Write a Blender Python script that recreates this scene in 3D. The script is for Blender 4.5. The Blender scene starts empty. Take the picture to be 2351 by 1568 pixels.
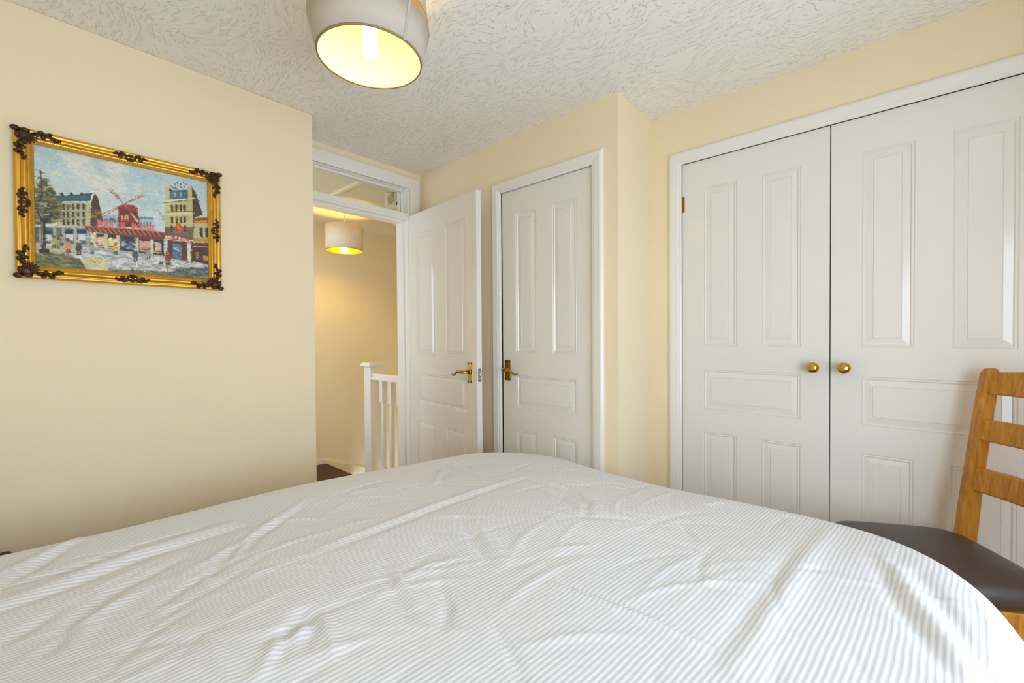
import bpy, bmesh, math, random
import numpy as np
from mathutils import Vector, Matrix

SC = bpy.context.scene
COL = SC.collection

# ------------------------------------------------------------------ camera
EYE = 1.24
yaw, pitch, roll = (math.radians(a) for a in (-41.899, -0.7809, -0.3722))
fw = Vector((math.sin(yaw) * math.cos(pitch), math.cos(yaw) * math.cos(pitch), math.sin(pitch)))
r0 = Vector((math.cos(yaw), -math.sin(yaw), 0))
u0 = r0.cross(fw)
rt = r0 * math.cos(roll) + u0 * math.sin(roll)
up = u0 * math.cos(roll) - r0 * math.sin(roll)
cam_d = bpy.data.cameras.new('camera')
cam_d.sensor_width = 36.0
cam_d.lens = 36.0 * 980.565 / 2351
cam_d.clip_start = 0.02
cam = bpy.data.objects.new('camera', cam_d)
COL.objects.link(cam)
M = Matrix((rt, up, -fw)).transposed().to_4x4()
M.translation = (0, 0, EYE)
cam.matrix_world = M
SC.camera = cam

# ------------------------------------------------------------------ world: bright overcast sky outside the windows
w = bpy.data.worlds.new('sky')
SC.world = w
w.use_nodes = True
bg = w.node_tree.nodes['Background']
bg.inputs[0].default_value = (0.70, 0.845, 1.0, 1)
bg.inputs[1].default_value = 6.1

SC.view_settings.view_transform = 'Standard'
SC.view_settings.look = 'None'
SC.view_settings.gamma = 1.0
SC.view_settings.use_curve_mapping = False
SC.view_settings.exposure = 0.18
SC.cycles.use_denoising = True
SC.cycles.max_bounces = 14
SC.cycles.diffuse_bounces = 9
SC.cycles.glossy_bounces = 5
SC.cycles.transparent_max_bounces = 12
SC.cycles.sample_clamp_indirect = 6.0
SC.cycles.caustics_reflective = False
SC.cycles.caustics_refractive = False

def portal(name, loc, rot, sx, sy):
    d = bpy.data.lights.new(name, 'AREA')
    d.shape = 'RECTANGLE'
    d.size, d.size_y = sx, sy
    d.cycles.is_portal = True
    o = bpy.data.objects.new(name, d)
    o.location, o.rotation_euler = loc, rot
    COL.objects.link(o)

# daylight portals in the two bedroom windows and the landing window (guide sampling only, give no light)
RWX = 0.80          # right wall plane
BWY = -1.05         # back wall plane
W_R = (-0.60, 1.42, 0.48, 1.80)   # right window: y0 y1 z0 z1

W_H = (-3.95, -2.95, 0.75, 2.05)   # landing window: x0 x1 z0 z1
portal('window_portal', (RWX + 0.05, (W_R[0] + W_R[1]) / 2, (W_R[2] + W_R[3]) / 2), (0, math.radians(90), 0), W_R[3] - W_R[2], W_R[1] - W_R[0])

portal('window_portal', ((W_H[0] + W_H[1]) / 2, 0.07, (W_H[2] + W_H[3]) / 2), (math.radians(90), 0, 0), W_H[1] - W_H[0], W_H[3] - W_H[2])

# ------------------------------------------------------------------ helpers
def s2l(c):
    return tuple((x / 255 / 12.92) if x / 255 <= 0.04045 else ((x / 255 + 0.055) / 1.055) ** 2.4 for x in c[:3]) + (1,)

def link(name, me, mat=None, parent=None):
    o = bpy.data.objects.new(name, me)
    COL.objects.link(o)
    if mat is not None and me is not None and not me.materials:
        me.materials.append(mat)
    if parent is not None:
        o.parent = parent
    return o

def tag(o, label=None, cat=None, group=None, kind=None):
    if label: o['label'] = label
    if cat: o['category'] = cat
    if group: o['group'] = group
    if kind: o['kind'] = kind
    return o

def struct(o, label, cat):
    return tag(o, label, cat, kind='structure')

def mesh(name, bm, smooth=False):
    bmesh.ops.recalc_face_normals(bm, faces=bm.faces[:])
    me = bpy.data.meshes.new(name)
    bm.to_mesh(me)
    bm.free()
    if smooth:
        for p in me.polygons: p.use_smooth = True
    return me

def box(bm, x0, x1, y0, y1, z0, z1, bev=0.0, seg=2):
    b = bmesh.new()
    vs = [b.verts.new((x, y, z)) for x in (x0, x1) for y in (y0, y1) for z in (z0, z1)]
    for f in ((0, 1, 3, 2), (4, 6, 7, 5), (0, 4, 5, 1), (2, 3, 7, 6), (0, 2, 6, 4), (1, 5, 7, 3)):
        b.faces.new([vs[i] for i in f])
    bmesh.ops.recalc_face_normals(b, faces=b.faces[:])
    if bev:
        bmesh.ops.bevel(b, geom=b.edges[:], offset=bev, segments=seg, affect='EDGES', profile=0.5)
    tmp = bpy.data.meshes.new('tmp')
    b.to_mesh(tmp); b.free()
    bm.from_mesh(tmp)
    bpy.data.meshes.remove(tmp)
    return bm

def boxobj(name, dims, mat, parent=None, bev=0.0, seg=2):
    bm = bmesh.new()
    box(bm, *dims, bev=bev, seg=seg)
    return link(name, mesh(name, bm), mat, parent)

def lathe(bm, prof, n=24, cx=0, cy=0, cap0=False, cap1=False):
    rings = []
    for r, z in prof:
        rings.append([bm.verts.new((cx + r * math.cos(2 * math.pi * i / n), cy + r * math.sin(2 * math.pi * i / n), z)) for i in range(n)])
    for a, b in zip(rings, rings[1:]):
        for i in range(n):
            bm.faces.new((a[i], a[(i + 1) % n], b[(i + 1) % n], b[i]))
    if cap0: bm.faces.new(rings[0])
    if cap1: bm.faces.new(rings[-1])
    return bm

def tube(bm, pts, rad, n=10, cap=True):
    pts = [Vector(p) for p in pts]
    if not hasattr(rad, '__len__'): rad = [rad] * len(pts)
    rings = []
    prev = None
    for i, p in enumerate(pts):
        t = (pts[min(i + 1, len(pts) - 1)] - pts[max(i - 1, 0)]).normalized()
        if prev is None:
            a = t.orthogonal().normalized()
        else:
            a = (prev - t * prev.dot(t)).normalized()
        prev = a
        b = t.cross(a)
        rings.append([bm.verts.new(p + (a * math.cos(2 * math.pi * k / n) + b * math.sin(2 * math.pi * k / n)) * rad[i]) for k in range(n)])
    for a, b in zip(rings, rings[1:]):
        for k in range(n):
            bm.faces.new((a[k], a[(k + 1) % n], b[(k + 1) % n], b[k]))
    if cap:
        bm.faces.new(rings[0]); bm.faces.new(rings[-1])
    return bm

# ------------------------------------------------------------------ materials
def mat(name, col, rough=0.6, metal=0.0, spec=0.5, **kw):
    m = bpy.data.materials.new(name)
    m.use_nodes = True
    b = m.node_tree.nodes['Principled BSDF']
    b.inputs['Base Color'].default_value = s2l(col)
    b.inputs['Roughness'].default_value = rough
    b.inputs['Metallic'].default_value = metal
    b.inputs['Specular IOR Level'].default_value = spec
    for k, v in kw.items():
        b.inputs[k.replace('_', ' ')].default_value = v
    return m

class NT:
    def __init__(s, m):
        s.t = m.node_tree; s.b = s.t.nodes.get('Principled BSDF')
    def n(s, ty, **kw):
        nd = s.t.nodes.new(ty)
        for k, v in kw.items():
            if k in nd.inputs: nd.inputs[k].default_value = v
            else: setattr(nd, k, v)
        return nd
    def l(s, a, b): s.t.links.new(a, b)
    def math(s, op, a, b=None):
        nd = s.n('ShaderNodeMath', operation=op)
        for i, x in enumerate((a, b)):
            if x is None: continue
            if isinstance(x, (int, float)): nd.inputs[i].default_value = x
            else: s.l(x, nd.inputs[i])
        return nd.outputs[0]
    def ramp(s, fac, stops):
        nd = s.n('ShaderNodeValToRGB')
        e = nd.color_ramp.elements
        while len(e) < len(stops): e.new(0.5)
        for k, (p, c) in zip(e, stops):
            k.position = p; k.color = c
        s.l(fac, nd.inputs[0])
        return nd.outputs[0]
    def obj(s, scale=(1, 1, 1)):
        tc = s.n('ShaderNodeTexCoord'); mp = s.n('ShaderNodeMapping')
        mp.inputs['Scale'].default_value = scale
        s.l(tc.outputs['Object'], mp.inputs[0])
        return mp.outputs[0]
    def noise(s, vec, scale, detail=3, rough=0.5, dist=0.0):
        nd = s.n('ShaderNodeTexNoise', Scale=scale, Detail=detail, Roughness=rough, Distortion=dist)
        s.l(vec, nd.inputs['Vector'])
        return nd.outputs[0]
    def bump(s, h, strength, dist):
        nd = s.n('ShaderNodeBump', Strength=strength, Distance=dist)
        s.l(h, nd.inputs['Height'])
        s.l(nd.outputs[0], s.b.inputs['Normal'])

def vary(m, amt=0.04, scale=3.0, bump=0.0, bscale=60, bdist=0.001):
    t = NT(m); v = t.obj()
    c = t.b.inputs['Base Color'].default_value[:]
    n = t.noise(v, scale, 4)
    t.l(t.ramp(n, [(0.3, tuple(x * (1 - amt) for x in c[:3]) + (1,)), (0.7, tuple(min(1, x * (1 + amt)) for x in c[:3]) + (1,))]), t.b.inputs['Base Color'])
    if bump:
        t.bump(t.noise(v, bscale, 3), bump, bdist)
    return m

WALL = vary(mat('cream_emulsion', (240, 224, 192), 0.75, spec=0.25), 0.02, 1.5, 0.15, 90, 0.002)
HALLWALL = vary(mat('hall_emulsion', (234, 220, 188), 0.75, spec=0.25), 0.02, 1.5, 0.12, 90, 0.002)
TRIM = vary(mat('white_gloss_trim', (236, 232, 226), 0.22), 0.012, 4, 0.06, 14, 0.004)
CARPET = vary(mat('bedroom_carpet', (176, 162, 144), 0.95, spec=0.1), 0.16, 60, 0.6, 220, 0.006)
HCARPET = vary(mat('landing_carpet', (96, 76, 58), 0.95, spec=0.1), 0.22, 70, 0.6, 220, 0.006)
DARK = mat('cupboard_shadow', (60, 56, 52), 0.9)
BRASS = vary(mat('brass', (206, 168, 84), 0.14, 1.0), 0.05, 12)
ABRASS = vary(mat('aged_brass', (188, 148, 66), 0.24, 1.0), 0.08, 12)
STEEL = vary(mat('steel', (170, 164, 152), 0.3, 1.0), 0.06, 20)
SCREW = mat('screw_slot', (58, 46, 28), 0.4, 1.0)

def door_paint():
    m = mat('white_gloss_door', (232, 227, 220), 0.16)
    t = NT(m)
    v = t.obj((26, 26, 1.6))
    n1 = t.noise(v, 2.2, 4, 0.55, 0.6)
    v2 = t.obj((4, 4, 3))
    n2 = t.noise(v2, 2.0, 2)
    h = t.math('ADD', t.math('MULTIPLY', n1, 0.5), n2)
    t.bump(h, 0.16, 0.004)
    return m
DOOR = door_paint()

def artex():
    m = mat('artex_ceiling', (240, 237, 230), 0.8, spec=0.2)
    t = NT(m); v = t.obj()
    # swirled comb strokes: domain warped, stretched noise ridges in changing directions
    w1 = t.n('ShaderNodeTexNoise', Scale=3.5, Detail=1.0); t.l(v, w1.inputs['Vector'])
    sub = t.n('ShaderNodeVectorMath', operation='SUBTRACT'); t.l(w1.outputs['Color'], sub.inputs[0]); sub.inputs[1].default_value = (0.5, 0.5, 0.5)
    sc = t.n('ShaderNodeVectorMath', operation='SCALE'); t.l(sub.outputs[0], sc.inputs[0]); sc.inputs['Scale'].default_value = 0.28
    ad = t.n('ShaderNodeVectorMath', operation='ADD'); t.l(v, ad.inputs[0]); t.l(sc.outputs[0], ad.inputs[1])
    mp = t.n('ShaderNodeMapping'); mp.inputs['Rotation'].default_value = (0, 0, 0.5); mp.inputs['Scale'].default_value = (1, 4.0, 1); t.l(ad.outputs[0], mp.inputs[0])
    mp2 = t.n('ShaderNodeMapping'); mp2.inputs['Rotation'].default_value = (0, 0, -0.7); mp2.inputs['Scale'].default_value = (1, 3.8, 1); t.l(ad.outputs[0], mp2.inputs[0])
    a = t.noise(mp.outputs[0], 27, 2, 0.5, 0.3)
    b = t.noise(mp2.outputs[0], 23, 2, 0.5, 0.3)
    ra = t.ramp(a, [(0.60, (0, 0, 0, 1)), (0.68, (1, 1, 1, 1))])
    rb = t.ramp(b, [(0.60, (0, 0, 0, 1)), (0.68, (1, 1, 1, 1))])
    h = t.math('ADD', t.math('MAXIMUM', ra, rb), t.math('MULTIPLY', t.noise(v, 30, 4), 0.5))
    t.bump(h, 0.6, 0.006)
    return m
CEIL = artex()

def oak():
    m = mat('honey_oak', (196, 134, 44), 0.38)
    t = NT(m); v = t.obj((14, 14, 1.2))
    n = t.noise(v, 4, 6, 0.6, 1.2)
    v2 = t.obj((60, 60, 3)); n2 = t.noise(v2, 4, 2)
    f = t.math('ADD', t.math('MULTIPLY', n, 0.75), t.math('MULTIPLY', n2, 0.25))
    t.l(t.ramp(f, [(0.3, s2l((150, 92, 24))), (0.5, s2l((190, 126, 38))), (0.7, s2l((214, 154, 62)))]), t.b.inputs['Base Color'])
    t.bump(f, 0.15, 0.002)
    return m
OAK = oak()
LEATHER = vary(mat('dark_brown_leather', (66, 54, 48), 0.42), 0.08, 30, 0.25, 320, 0.001)
DWOOD = vary(mat('dark_stained_wood', (46, 28, 18), 0.5), 0.15, 10)
GILT = vary(mat('gilt_frame', (222, 170, 66), 0.36, 0.75), 0.10, 18, 0.15, 60, 0.002)
ORN = vary(mat('dark_bronze_ornament', (70, 44, 24), 0.42, 0.35), 0.25, 60)
HSHADE = mat('hall_shade_fabric', (226, 212, 184), 0.8)
HGOLD = mat('gold_shade_lining', (232, 170, 60), 0.25, 0.9)
SHADE = vary(mat('grey_shade_fabric', (200, 188, 174), 0.85, spec=0.15), 0.03, 30, 0.2, 260, 0.001)
LINING = mat('shade_lining', (248, 236, 206), 0.6)
GOLDTRIM = mat('gold_shade_trim', (224, 176, 70), 0.35, 0.6)
SLOT = mat('slot_shadow', (112, 100, 74), 0.8)
SEAM = mat('shade_seam', (186, 178, 168), 0.85, spec=0.15)
RIM = mat('shade_rim', (150, 128, 92), 0.7)
WHITEPL = mat('white_plastic', (236, 232, 222), 0.4)
SHEET = vary(mat('white_sheet', (232, 230, 228), 0.85, spec=0.15), 0.02, 8, 0.3, 14, 0.01)

def emit(name, col, strength):
    m = bpy.data.materials.new(name); m.use_nodes = True
    b = m.node_tree.nodes['Principled BSDF']
    b.inputs['Base Color'].default_value = (0.9, 0.9, 0.9, 1)
    b.inputs['Emission Color'].default_value = (*col, 1)
    b.inputs['Emission Strength'].default_value = strength
    return m
BULB = emit('warm_bulb', (1.0, 0.66, 0.27), 24)
HBULB = emit('hall_warm_bulb', (1.0, 0.62, 0.09), 270)

def glass():
    m = bpy.data.materials.new('pane_glass'); m.use_nodes = True
    t = m.node_tree; t.nodes.clear()
    o = t.nodes.new('ShaderNodeOutputMaterial'); mx = t.nodes.new('ShaderNodeMixShader')
    tr = t.nodes.new('ShaderNodeBsdfTransparent'); tr.inputs[0].default_value = (0.93, 0.95, 0.93, 1)
    gl = t.nodes.new('ShaderNodeBsdfGlossy'); gl.inputs['Roughness'].default_value = 0.02
    lw = t.nodes.new('ShaderNodeLayerWeight'); lw.inputs[0].default_value = 0.5
    pw = t.nodes.new('ShaderNodeMath'); pw.operation = 'POWER'; pw.inputs[1].default_value = 5.0
    fr = t.nodes.new('ShaderNodeMath'); fr.operation = 'MULTIPLY_ADD'; fr.inputs[1].default_value = 0.9; fr.inputs[2].default_value = 0.03
    t.links.new(lw.outputs['Facing'], pw.inputs[0]); t.links.new(pw.outputs[0], fr.inputs[0])
    t.links.new(fr.outputs[0], mx.inputs[0]); t.links.new(tr.outputs[0], mx.inputs[1]); t.links.new(gl.outputs[0], mx.inputs[2])
    t.links.new(mx.outputs[0], o.inputs[0])
    return m
GLASS = glass()

# ------------------------------------------------------------------ the setting
CZ = 2.39; HCZ = 2.334
LX = -2.25; DX = -2.54; HX = -2.66        # left wall face, doorway wall face, its landing side
LY = 0.972; CY = 1.858; WY = 2.24         # end of left wall, cupboard wall, wardrobe wall
RX = -0.983                                # return between the two

struct(boxobj('floor', (LX - 0.3, RWX + 0.1, BWY - 0.1, WY + 0.1, -0.1, 0.0), CARPET), 'taupe carpeted bedroom floor beneath the bed', 'floor')
struct(boxobj('ceiling', (HX, RWX + 0.12, BWY - 0.12, WY + 0.7, CZ, CZ + 0.12), CEIL), 'white textured plaster ceiling of the bedroom', 'ceiling')

bm = bmesh.new(); box(bm, HX, LX, BWY, LY, 0, CZ, bev=0.004)
struct(link('wall_left', mesh('wall_left', bm), WALL), 'cream wall that the gilt framed painting hangs on', 'wall')

# doorway wall (opening y 0.975..1.752, z 0..2.30)
bm = bmesh.new(); box(bm, HX, DX, 1.758, CY + 0.1, 0, CZ); box(bm, HX, DX, LY, 1.758, 2.29, CZ)
struct(link('wall_doorway', mesh('wall_doorway', bm), WALL), 'cream wall strip around the open doorway to the landing', 'wall')

# cupboard wall with its door opening, the return and the wardrobe wall
CD = (-1.747, -1.1125, 2.09)               # cupboard door opening x0 x1 ztop
WD = (-0.827, 0.416, 2.12)                 # wardrobe opening
bm = bmesh.new()
box(bm, DX - 0.05, CD[0], CY, CY + 0.09, 0, CZ); box(bm, CD[1], RX, CY, WY + 0.09, 0, CZ); box(bm, CD[0], CD[1], CY, CY + 0.09, CD[2], CZ)
struct(link('wall_cupboard', mesh('wall_cupboard', bm), WALL), 'cream wall with the narrow cupboard door and its projecting corner', 'wall')
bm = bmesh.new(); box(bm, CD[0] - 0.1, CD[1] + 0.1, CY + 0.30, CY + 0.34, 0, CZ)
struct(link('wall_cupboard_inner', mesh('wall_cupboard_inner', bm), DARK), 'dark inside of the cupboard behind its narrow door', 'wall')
bm = bmesh.new()
box(bm, RX - 0.02, WD[0], WY, WY + 0.09, 0, CZ); box(bm, WD[1], RWX, WY, WY + 0.09, 0, CZ); box(bm, WD[0], WD[1], WY, WY + 0.09, WD[2], CZ)
struct(link('wall_wardrobe', mesh('wall_wardrobe', bm), WALL), 'cream wall around the built-in double wardrobe doors', 'wall')
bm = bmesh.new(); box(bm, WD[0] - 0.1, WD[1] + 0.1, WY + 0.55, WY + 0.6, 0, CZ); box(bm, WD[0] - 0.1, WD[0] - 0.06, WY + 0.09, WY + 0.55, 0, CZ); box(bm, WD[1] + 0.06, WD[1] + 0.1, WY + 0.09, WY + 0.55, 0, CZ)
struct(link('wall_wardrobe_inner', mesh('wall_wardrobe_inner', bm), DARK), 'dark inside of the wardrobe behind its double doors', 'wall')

# window walls out of the picture
bm = bmesh.new(); y0, y1, z0, z1 = W_R
box(bm, RWX, RWX + 0.12, BWY - 0.12, y0, 0, CZ); box(bm, RWX, RWX + 0.12, y1, WY + 0.09, 0, CZ); box(bm, RWX, RWX + 0.12, y0, y1, 0, z0); box(bm, RWX, RWX + 0.12, y0, y1, z1, CZ)
struct(link('wall_right', mesh('wall_right', bm), WALL), 'cream window wall opposite the painting', 'wall')
struct(boxobj('wall_back', (HX, RWX, BWY - 0.12, BWY, 0, CZ), WALL), 'plain cream wall behind the head of the bed', 'wall')

def window_frame(name, label, horiz, a0, a1, z0, z1, c):
    bm = bmesh.new()
    def bar(p0, p1, q0, q1):
        if horiz: box(bm, p0, p1, c - 0.03, c + 0.03, q0, q1)
        else: box(bm, c - 0.03, c + 0.03, p0, p1, q0, q1)
    bar(a0, a1, z0, z0 + 0.05); bar(a0, a1, z1 - 0.05, z1); bar(a0, a0 + 0.05, z0, z1); bar(a1 - 0.05, a1, z0, z1); m_ = (a0 + a1) / 2; bar(m_ - 0.025, m_ + 0.025, z0, z1)
    return struct(link(name, mesh(name, bm), TRIM), label, 'window')
window_frame('window_2', 'white two-light window in the right wall', False, W_R[0], W_R[1], W_R[2], W_R[3], RWX + 0.08)

# architraves: moulded profile swept round three sides. profile (offset from opening edge, projection)
PROF = [(0.0, 0.0), (0.0, 0.008), (0.006, 0.012), (0.012, 0.012), (0.016, 0.016), (0.05, 0.019), (0.058, 0.016), (0.0635, 0.009), (0.0635, 0.0)]
def architrave(name, label, a0, a1, zt, plane, axis, sign, width=0.0635, legs=(True, True), ao=None):
    """axis 'x': opening runs along x on plane y=plane, projecting by sign*y; axis 'y': along y on plane x=plane"""
    k = width / 0.0635
    bm = bmesh.new(); rows = []
    for o, p in PROF:
        o *= k
        path = [(a0 - o, 0.0), (a0 - o, zt + o), (a1 + o, zt + o), (a1 + o, 0.0)]
        if not legs[0]: path = [(a0, zt + o), (a1 + o, zt + o), (a1 + o, 0.0)]
        rows.append([bm.verts.new((a, plane + sign * p, z) if axis == 'x' else (plane + sign * p, a, z)) for a, z in path])
    for r1, r2 in zip(rows, rows[1:]):
        for i in range(len(r1) - 1):
            bm.faces.new((r1[i], r1[i + 1], r2[i + 1], r2[i]))
    return struct(link(name, mesh(name, bm), TRIM), label, 'trim')

architrave('trim_1', 'white moulded architrave around the narrow cupboard door', CD[0] - 0.006, CD[1] - 0.012, CD[2] - 0.006, CY, 'x', -1)
architrave('trim_2', 'white moulded architrave around the double wardrobe doors', WD[0] + 0.003, WD[1] - 0.003, WD[2] - 0.004, WY, 'x', -1)
architrave('trim_3', 'white moulded architrave around the open doorway and its fanlight', LY - 0.3, 1.765, 2.272, DX, 'y', 1, 0.082, (False, True))

# linings (jambs) with stops
def lining_x(name, label, x0, x1, zt, y0, y1, stop_y):
    bm = bmesh.new()
    box(bm, x0 - 0.012, x0, y0, y1, 0, zt + 0.012); box(bm, x1, x1 + 0.012, y0, y1, 0, zt + 0.012); box(bm, x0, x1, y0, y1, zt, zt + 0.012)
    box(bm, x0, x0 + 0.012, stop_y, y1, 0, zt); box(bm, x1 - 0.012, x1, stop_y, y1, 0, zt); box(bm, x0 + 0.012, x1 - 0.012, stop_y, y1, zt - 0.012, zt)
    return struct(link(name, mesh(name, bm), TRIM), label, 'trim')
lining_x('trim_4', 'white lining inside the narrow cupboard doorway', CD[0], CD[1], CD[2], CY - 0.002, CY + 0.09, CY + 0.046)
lining_x('trim_5', 'white lining inside the wardrobe opening', WD[0], WD[1], WD[2], WY - 0.002, WY + 0.09, WY + 0.046)

# doorway lining: right jamb, head, transom bar, fanlight glazing beads
bm = bmesh.new()
box(bm, HX - 0.004, DX + 0.004, 1.746, 1.759, 0, 2.29); box(bm, HX, DX - 0.045, 1.734, 1.746, 0, 2.04)
box(bm, HX - 0.004, DX + 0.004, LY - 0.2, 1.746, 2.272, 2.295)
struct(link('trim_6', mesh('trim_6', bm), TRIM), 'white door lining and head of the open doorway', 'trim')
bm = bmesh.new()
box(bm, HX - 0.004, DX + 0.004, LY - 0.2, 1.746, 2.052, 2.092, bev=0.003); box(bm, HX, DX - 0.04, LY - 0.2, 1.746, 2.040, 2.052); box(bm, DX - 0.004, DX + 0.010, LY - 0.2, 1.764, 2.064, 2.096, bev=0.004)
struct(link('trim_7', mesh('trim_7', bm), TRIM), 'white transom bar under the fanlight pane', 'trim')
w1 = boxobj('window_1', (HX + 0.05, HX + 0.056, LY - 0.2, 1.746, 2.092, 2.272), GLASS)
struct(w1, 'clear fanlight pane above the open doorway', 'window')
bm = bmesh.new()
for xa, xb in ((HX + 0.056, HX + 0.074), (HX + 0.032, HX + 0.05)):
    box(bm, xa, xb, LY - 0.2, 1.746, 2.258, 2.272, bev=0.003); box(bm, xa, xb, LY - 0.2, 1.746, 2.092, 2.104, bev=0.003); box(bm, xa, xb, 1.732, 1.746, 2.104, 2.258, bev=0.003)
link('glazing_bead', mesh('glazing_bead', bm), TRIM, w1)

# skirting boards
bm = bmesh.new(); box(bm, LX, LX + 0.016, BWY, LY, 0, 0.12, bev=0.004)
struct(link('baseboard_left', mesh('baseboard_left', bm), TRIM), 'white skirting board along the painting wall', 'skirting')
bm = bmesh.new(); box(bm, CD[1] + 0.052, RX, CY - 0.016, CY, 0, 0.12, bev=0.004); box(bm, RX, RX + 0.016, CY, WY, 0, 0.12, bev=0.004); box(bm, RX, WD[0] - 0.062, WY - 0.016, WY, 0, 0.12, bev=0.004)
struct(link('baseboard_back', mesh('baseboard_back', bm), TRIM), 'white skirting board round the projecting cupboard corner', 'skirting')

# ---- doors
def door(name, label, wd, ht, margin, gap, ups, mids, lows, th=0.035):
    """local: x 0..wd, z 0..ht, panelled face on y=0 looking to -y"""
    pw = (wd - 2 * margin - gap) / 2
    xs = (margin, margin + pw, margin + pw + gap, wd - margin)
    P = []
    for a, b in (ups, lows):
        P += [(xs[0], xs[1], ht - b, ht - a), (xs[2], xs[3], ht - b, ht - a)]
    P.append((xs[0], xs[3], ht - mids[1], ht - mids[0]))
    bm = bmesh.new()
    X = sorted({0, wd, *xs}); Z = sorted({0, ht, *[p[2] for p in P], *[p[3] for p in P]})
    vv = {(i, k): bm.verts.new((X[i], 0, Z[k])) for i in range(len(X)) for k in range(len(Z))}
    for i in range(len(X) - 1):
        for k in range(len(Z) - 1):
            cx, cz = (X[i] + X[i + 1]) / 2, (Z[k] + Z[k + 1]) / 2
            if any(p[0] < cx < p[1] and p[2] < cz < p[3] for p in P): continue
            bm.faces.new((vv[i, k], vv[i + 1, k], vv[i + 1, k + 1], vv[i, k + 1]))
    c = [bm.verts.new(p) for p in ((0, 0, 0), (wd, 0, 0), (wd, 0, ht), (0, 0, ht), (0, th, 0), (wd, th, 0), (wd, th, ht), (0, th, ht))]
    for f in ((4, 7, 6, 5), (0, 4, 5, 1), (1, 5, 6, 2), (2, 6, 7, 3), (3, 7, 4, 0)):
        bm.faces.new([c[i] for i in f])
    me = bpy.data.meshes.new(name); bm.to_mesh(me); bm.free()
    d = struct(link(name, me, DOOR), label, 'door')
    prof = ((0, 0), (0.003, 0.004), (0.0065, 0.0012), (0.0095, 0.0012), (0.013, 0.0062), (0.036, 0.0022), (0.038, 0.0042), (0.040, 0.0012))
    for x0, x1, z0, z1 in P:
        bm = bmesh.new(); prev = None
        for o, y in prof:
            r = [bm.verts.new(p) for p in ((x0 + o, y, z0 + o), (x1 - o, y, z0 + o), (x1 - o, y, z1 - o), (x0 + o, y, z1 - o))]
            if prev:
                for i in range(4): bm.faces.new((prev[i], prev[(i + 1) % 4], r[(i + 1) % 4], r[i]))
            prev = r
        bm.faces.new(prev)
        me = bpy.data.meshes.new('panel'); bm.to_mesh(me); bm.free()
        link('panel', me, DOOR, d)
    return d

def lever_handle(parent, x, z, direction, front=True, yb=0.0):
    s = -1 if front else 1
    y = yb
    bm = bmesh.new(); box(bm, x - 0.021, x + 0.021, min(y, y + s * 0.006), max(y, y + s * 0.006), z - 0.06, z + 0.06, bev=0.0025)
    h = link('door_handle', mesh('door_handle', bm), ABRASS, parent)
    for dx in (-0.014, 0.014):
        for dz in (-0.052, 0.052):
            bm = bmesh.new(); tube(bm, [(x + dx, y + s * 0.005, z + dz), (x + dx, y + s * 0.0075, z + dz)], 0.0042, 10)
            link('screw', mesh('screw', bm), SCREW, h)
    bm = bmesh.new()
    zc = z + 0.004
    tube(bm, [(x, y + s * 0.005, zc), (x, y + s * 0.012, zc), (x, y + s * 0.018, zc)], [0.016, 0.015, 0.009], 14)
    d = direction
    pts = [(x - d * 0.004, y + s * 0.016, zc), (x, y + s * 0.046, zc), (x + d * 0.012, y + s * 0.052, zc), (x + d * 0.035, y + s * 0.053, zc - 0.001), (x + d * 0.055, y + s * 0.053, zc + 0.001), (x + d * 0.068, y + s * 0.053, zc - 0.004), (x + d * 0.080, y + s * 0.053, zc - 0.014), (x + d * 0.092, y + s * 0.052, zc - 0.021), (x + d * 0.108, y + s * 0.050, zc - 0.021), (x + d * 0.118, y + s * 0.049, zc - 0.019)]
    tube(bm, pts, [0.009, 0.009, 0.0095, 0.0095, 0.008, 0.0065, 0.006, 0.0062, 0.0066, 0.0045], 12)
    link('lever', mesh('lever', bm, True), ABRASS, h)
    return h

def hinge(parent, x, z, y=-0.004, m=STEEL):
    bm = bmesh.new()
    for k in range(5):
        tube(bm, [(x, y, z - 0.04 + k * 0.016 + 0.0006), (x, y, z - 0.04 + (k + 1) * 0.016 - 0.0006)], 0.0052, 10)
    box(bm, x - 0.012, x + 0.012, y + 0.002, y + 0.0045, z - 0.04, z + 0.04)
    return link('hinge', mesh('hinge', bm, False), m, parent)

def knob(parent, x, z):
    bm = bmesh.new()
    K = 1.28
    prof = [(0.011, 0.0), (0.011, 0.003), (0.0075, 0.006), (0.007, 0.014), (0.010, 0.018), (0.0155, 0.023), (0.0185, 0.030), (0.0178, 0.037), (0.013, 0.0425), (0.006, 0.0452), (0.0006, 0.046)]
    lathe(bm, [(r * K, z * K) for r, z in prof], 28)
    bmesh.ops.transform(bm, matrix=Matrix.Translation((x, 0, z)) @ Matrix.Rotation(math.radians(90), 4, 'X'), verts=bm.verts[:])
    return link('knob', mesh('knob', bm, True), BRASS, parent)

# bedroom door, standing open beside the cupboard wall
d1 = door('door_1', 'white panelled bedroom door standing open with brass lever handle', 0.757, 2.065, 0.100, 0.118, (0.138, 0.965), (1.085, 1.285), (1.405, 1.93))
d1.location = (-2.535, 1.748, 0.01)
d1.rotation_euler = (0, 0, math.atan2(-0.063, 0.7545))
lever_handle(d1, 0.757 - 0.062, 1.017, -1)
lever_handle(d1, 0.757 - 0.062, 1.017, -1, False, 0.035)
lp = boxobj('latch_plate', (0.7565, 0.7585, 0.006, 0.029, 0.965, 1.042), STEEL, d1)
tag(lp, 'small steel latch plate in the door edge')
bm = bmesh.new(); box(bm, 0.757, 0.768, 0.010, 0.024, 0.998, 1.018, bev=0.003); link('latch_bolt', mesh('latch_bolt', bm), STEEL, lp)
for dz in (0.972, 1.035):
    bm = bmesh.new(); tube(bm, [(0.758, 0.0175, dz), (0.7595, 0.0175, dz)], 0.004, 8); link('screw', mesh('screw', bm), SCREW, lp)
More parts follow.
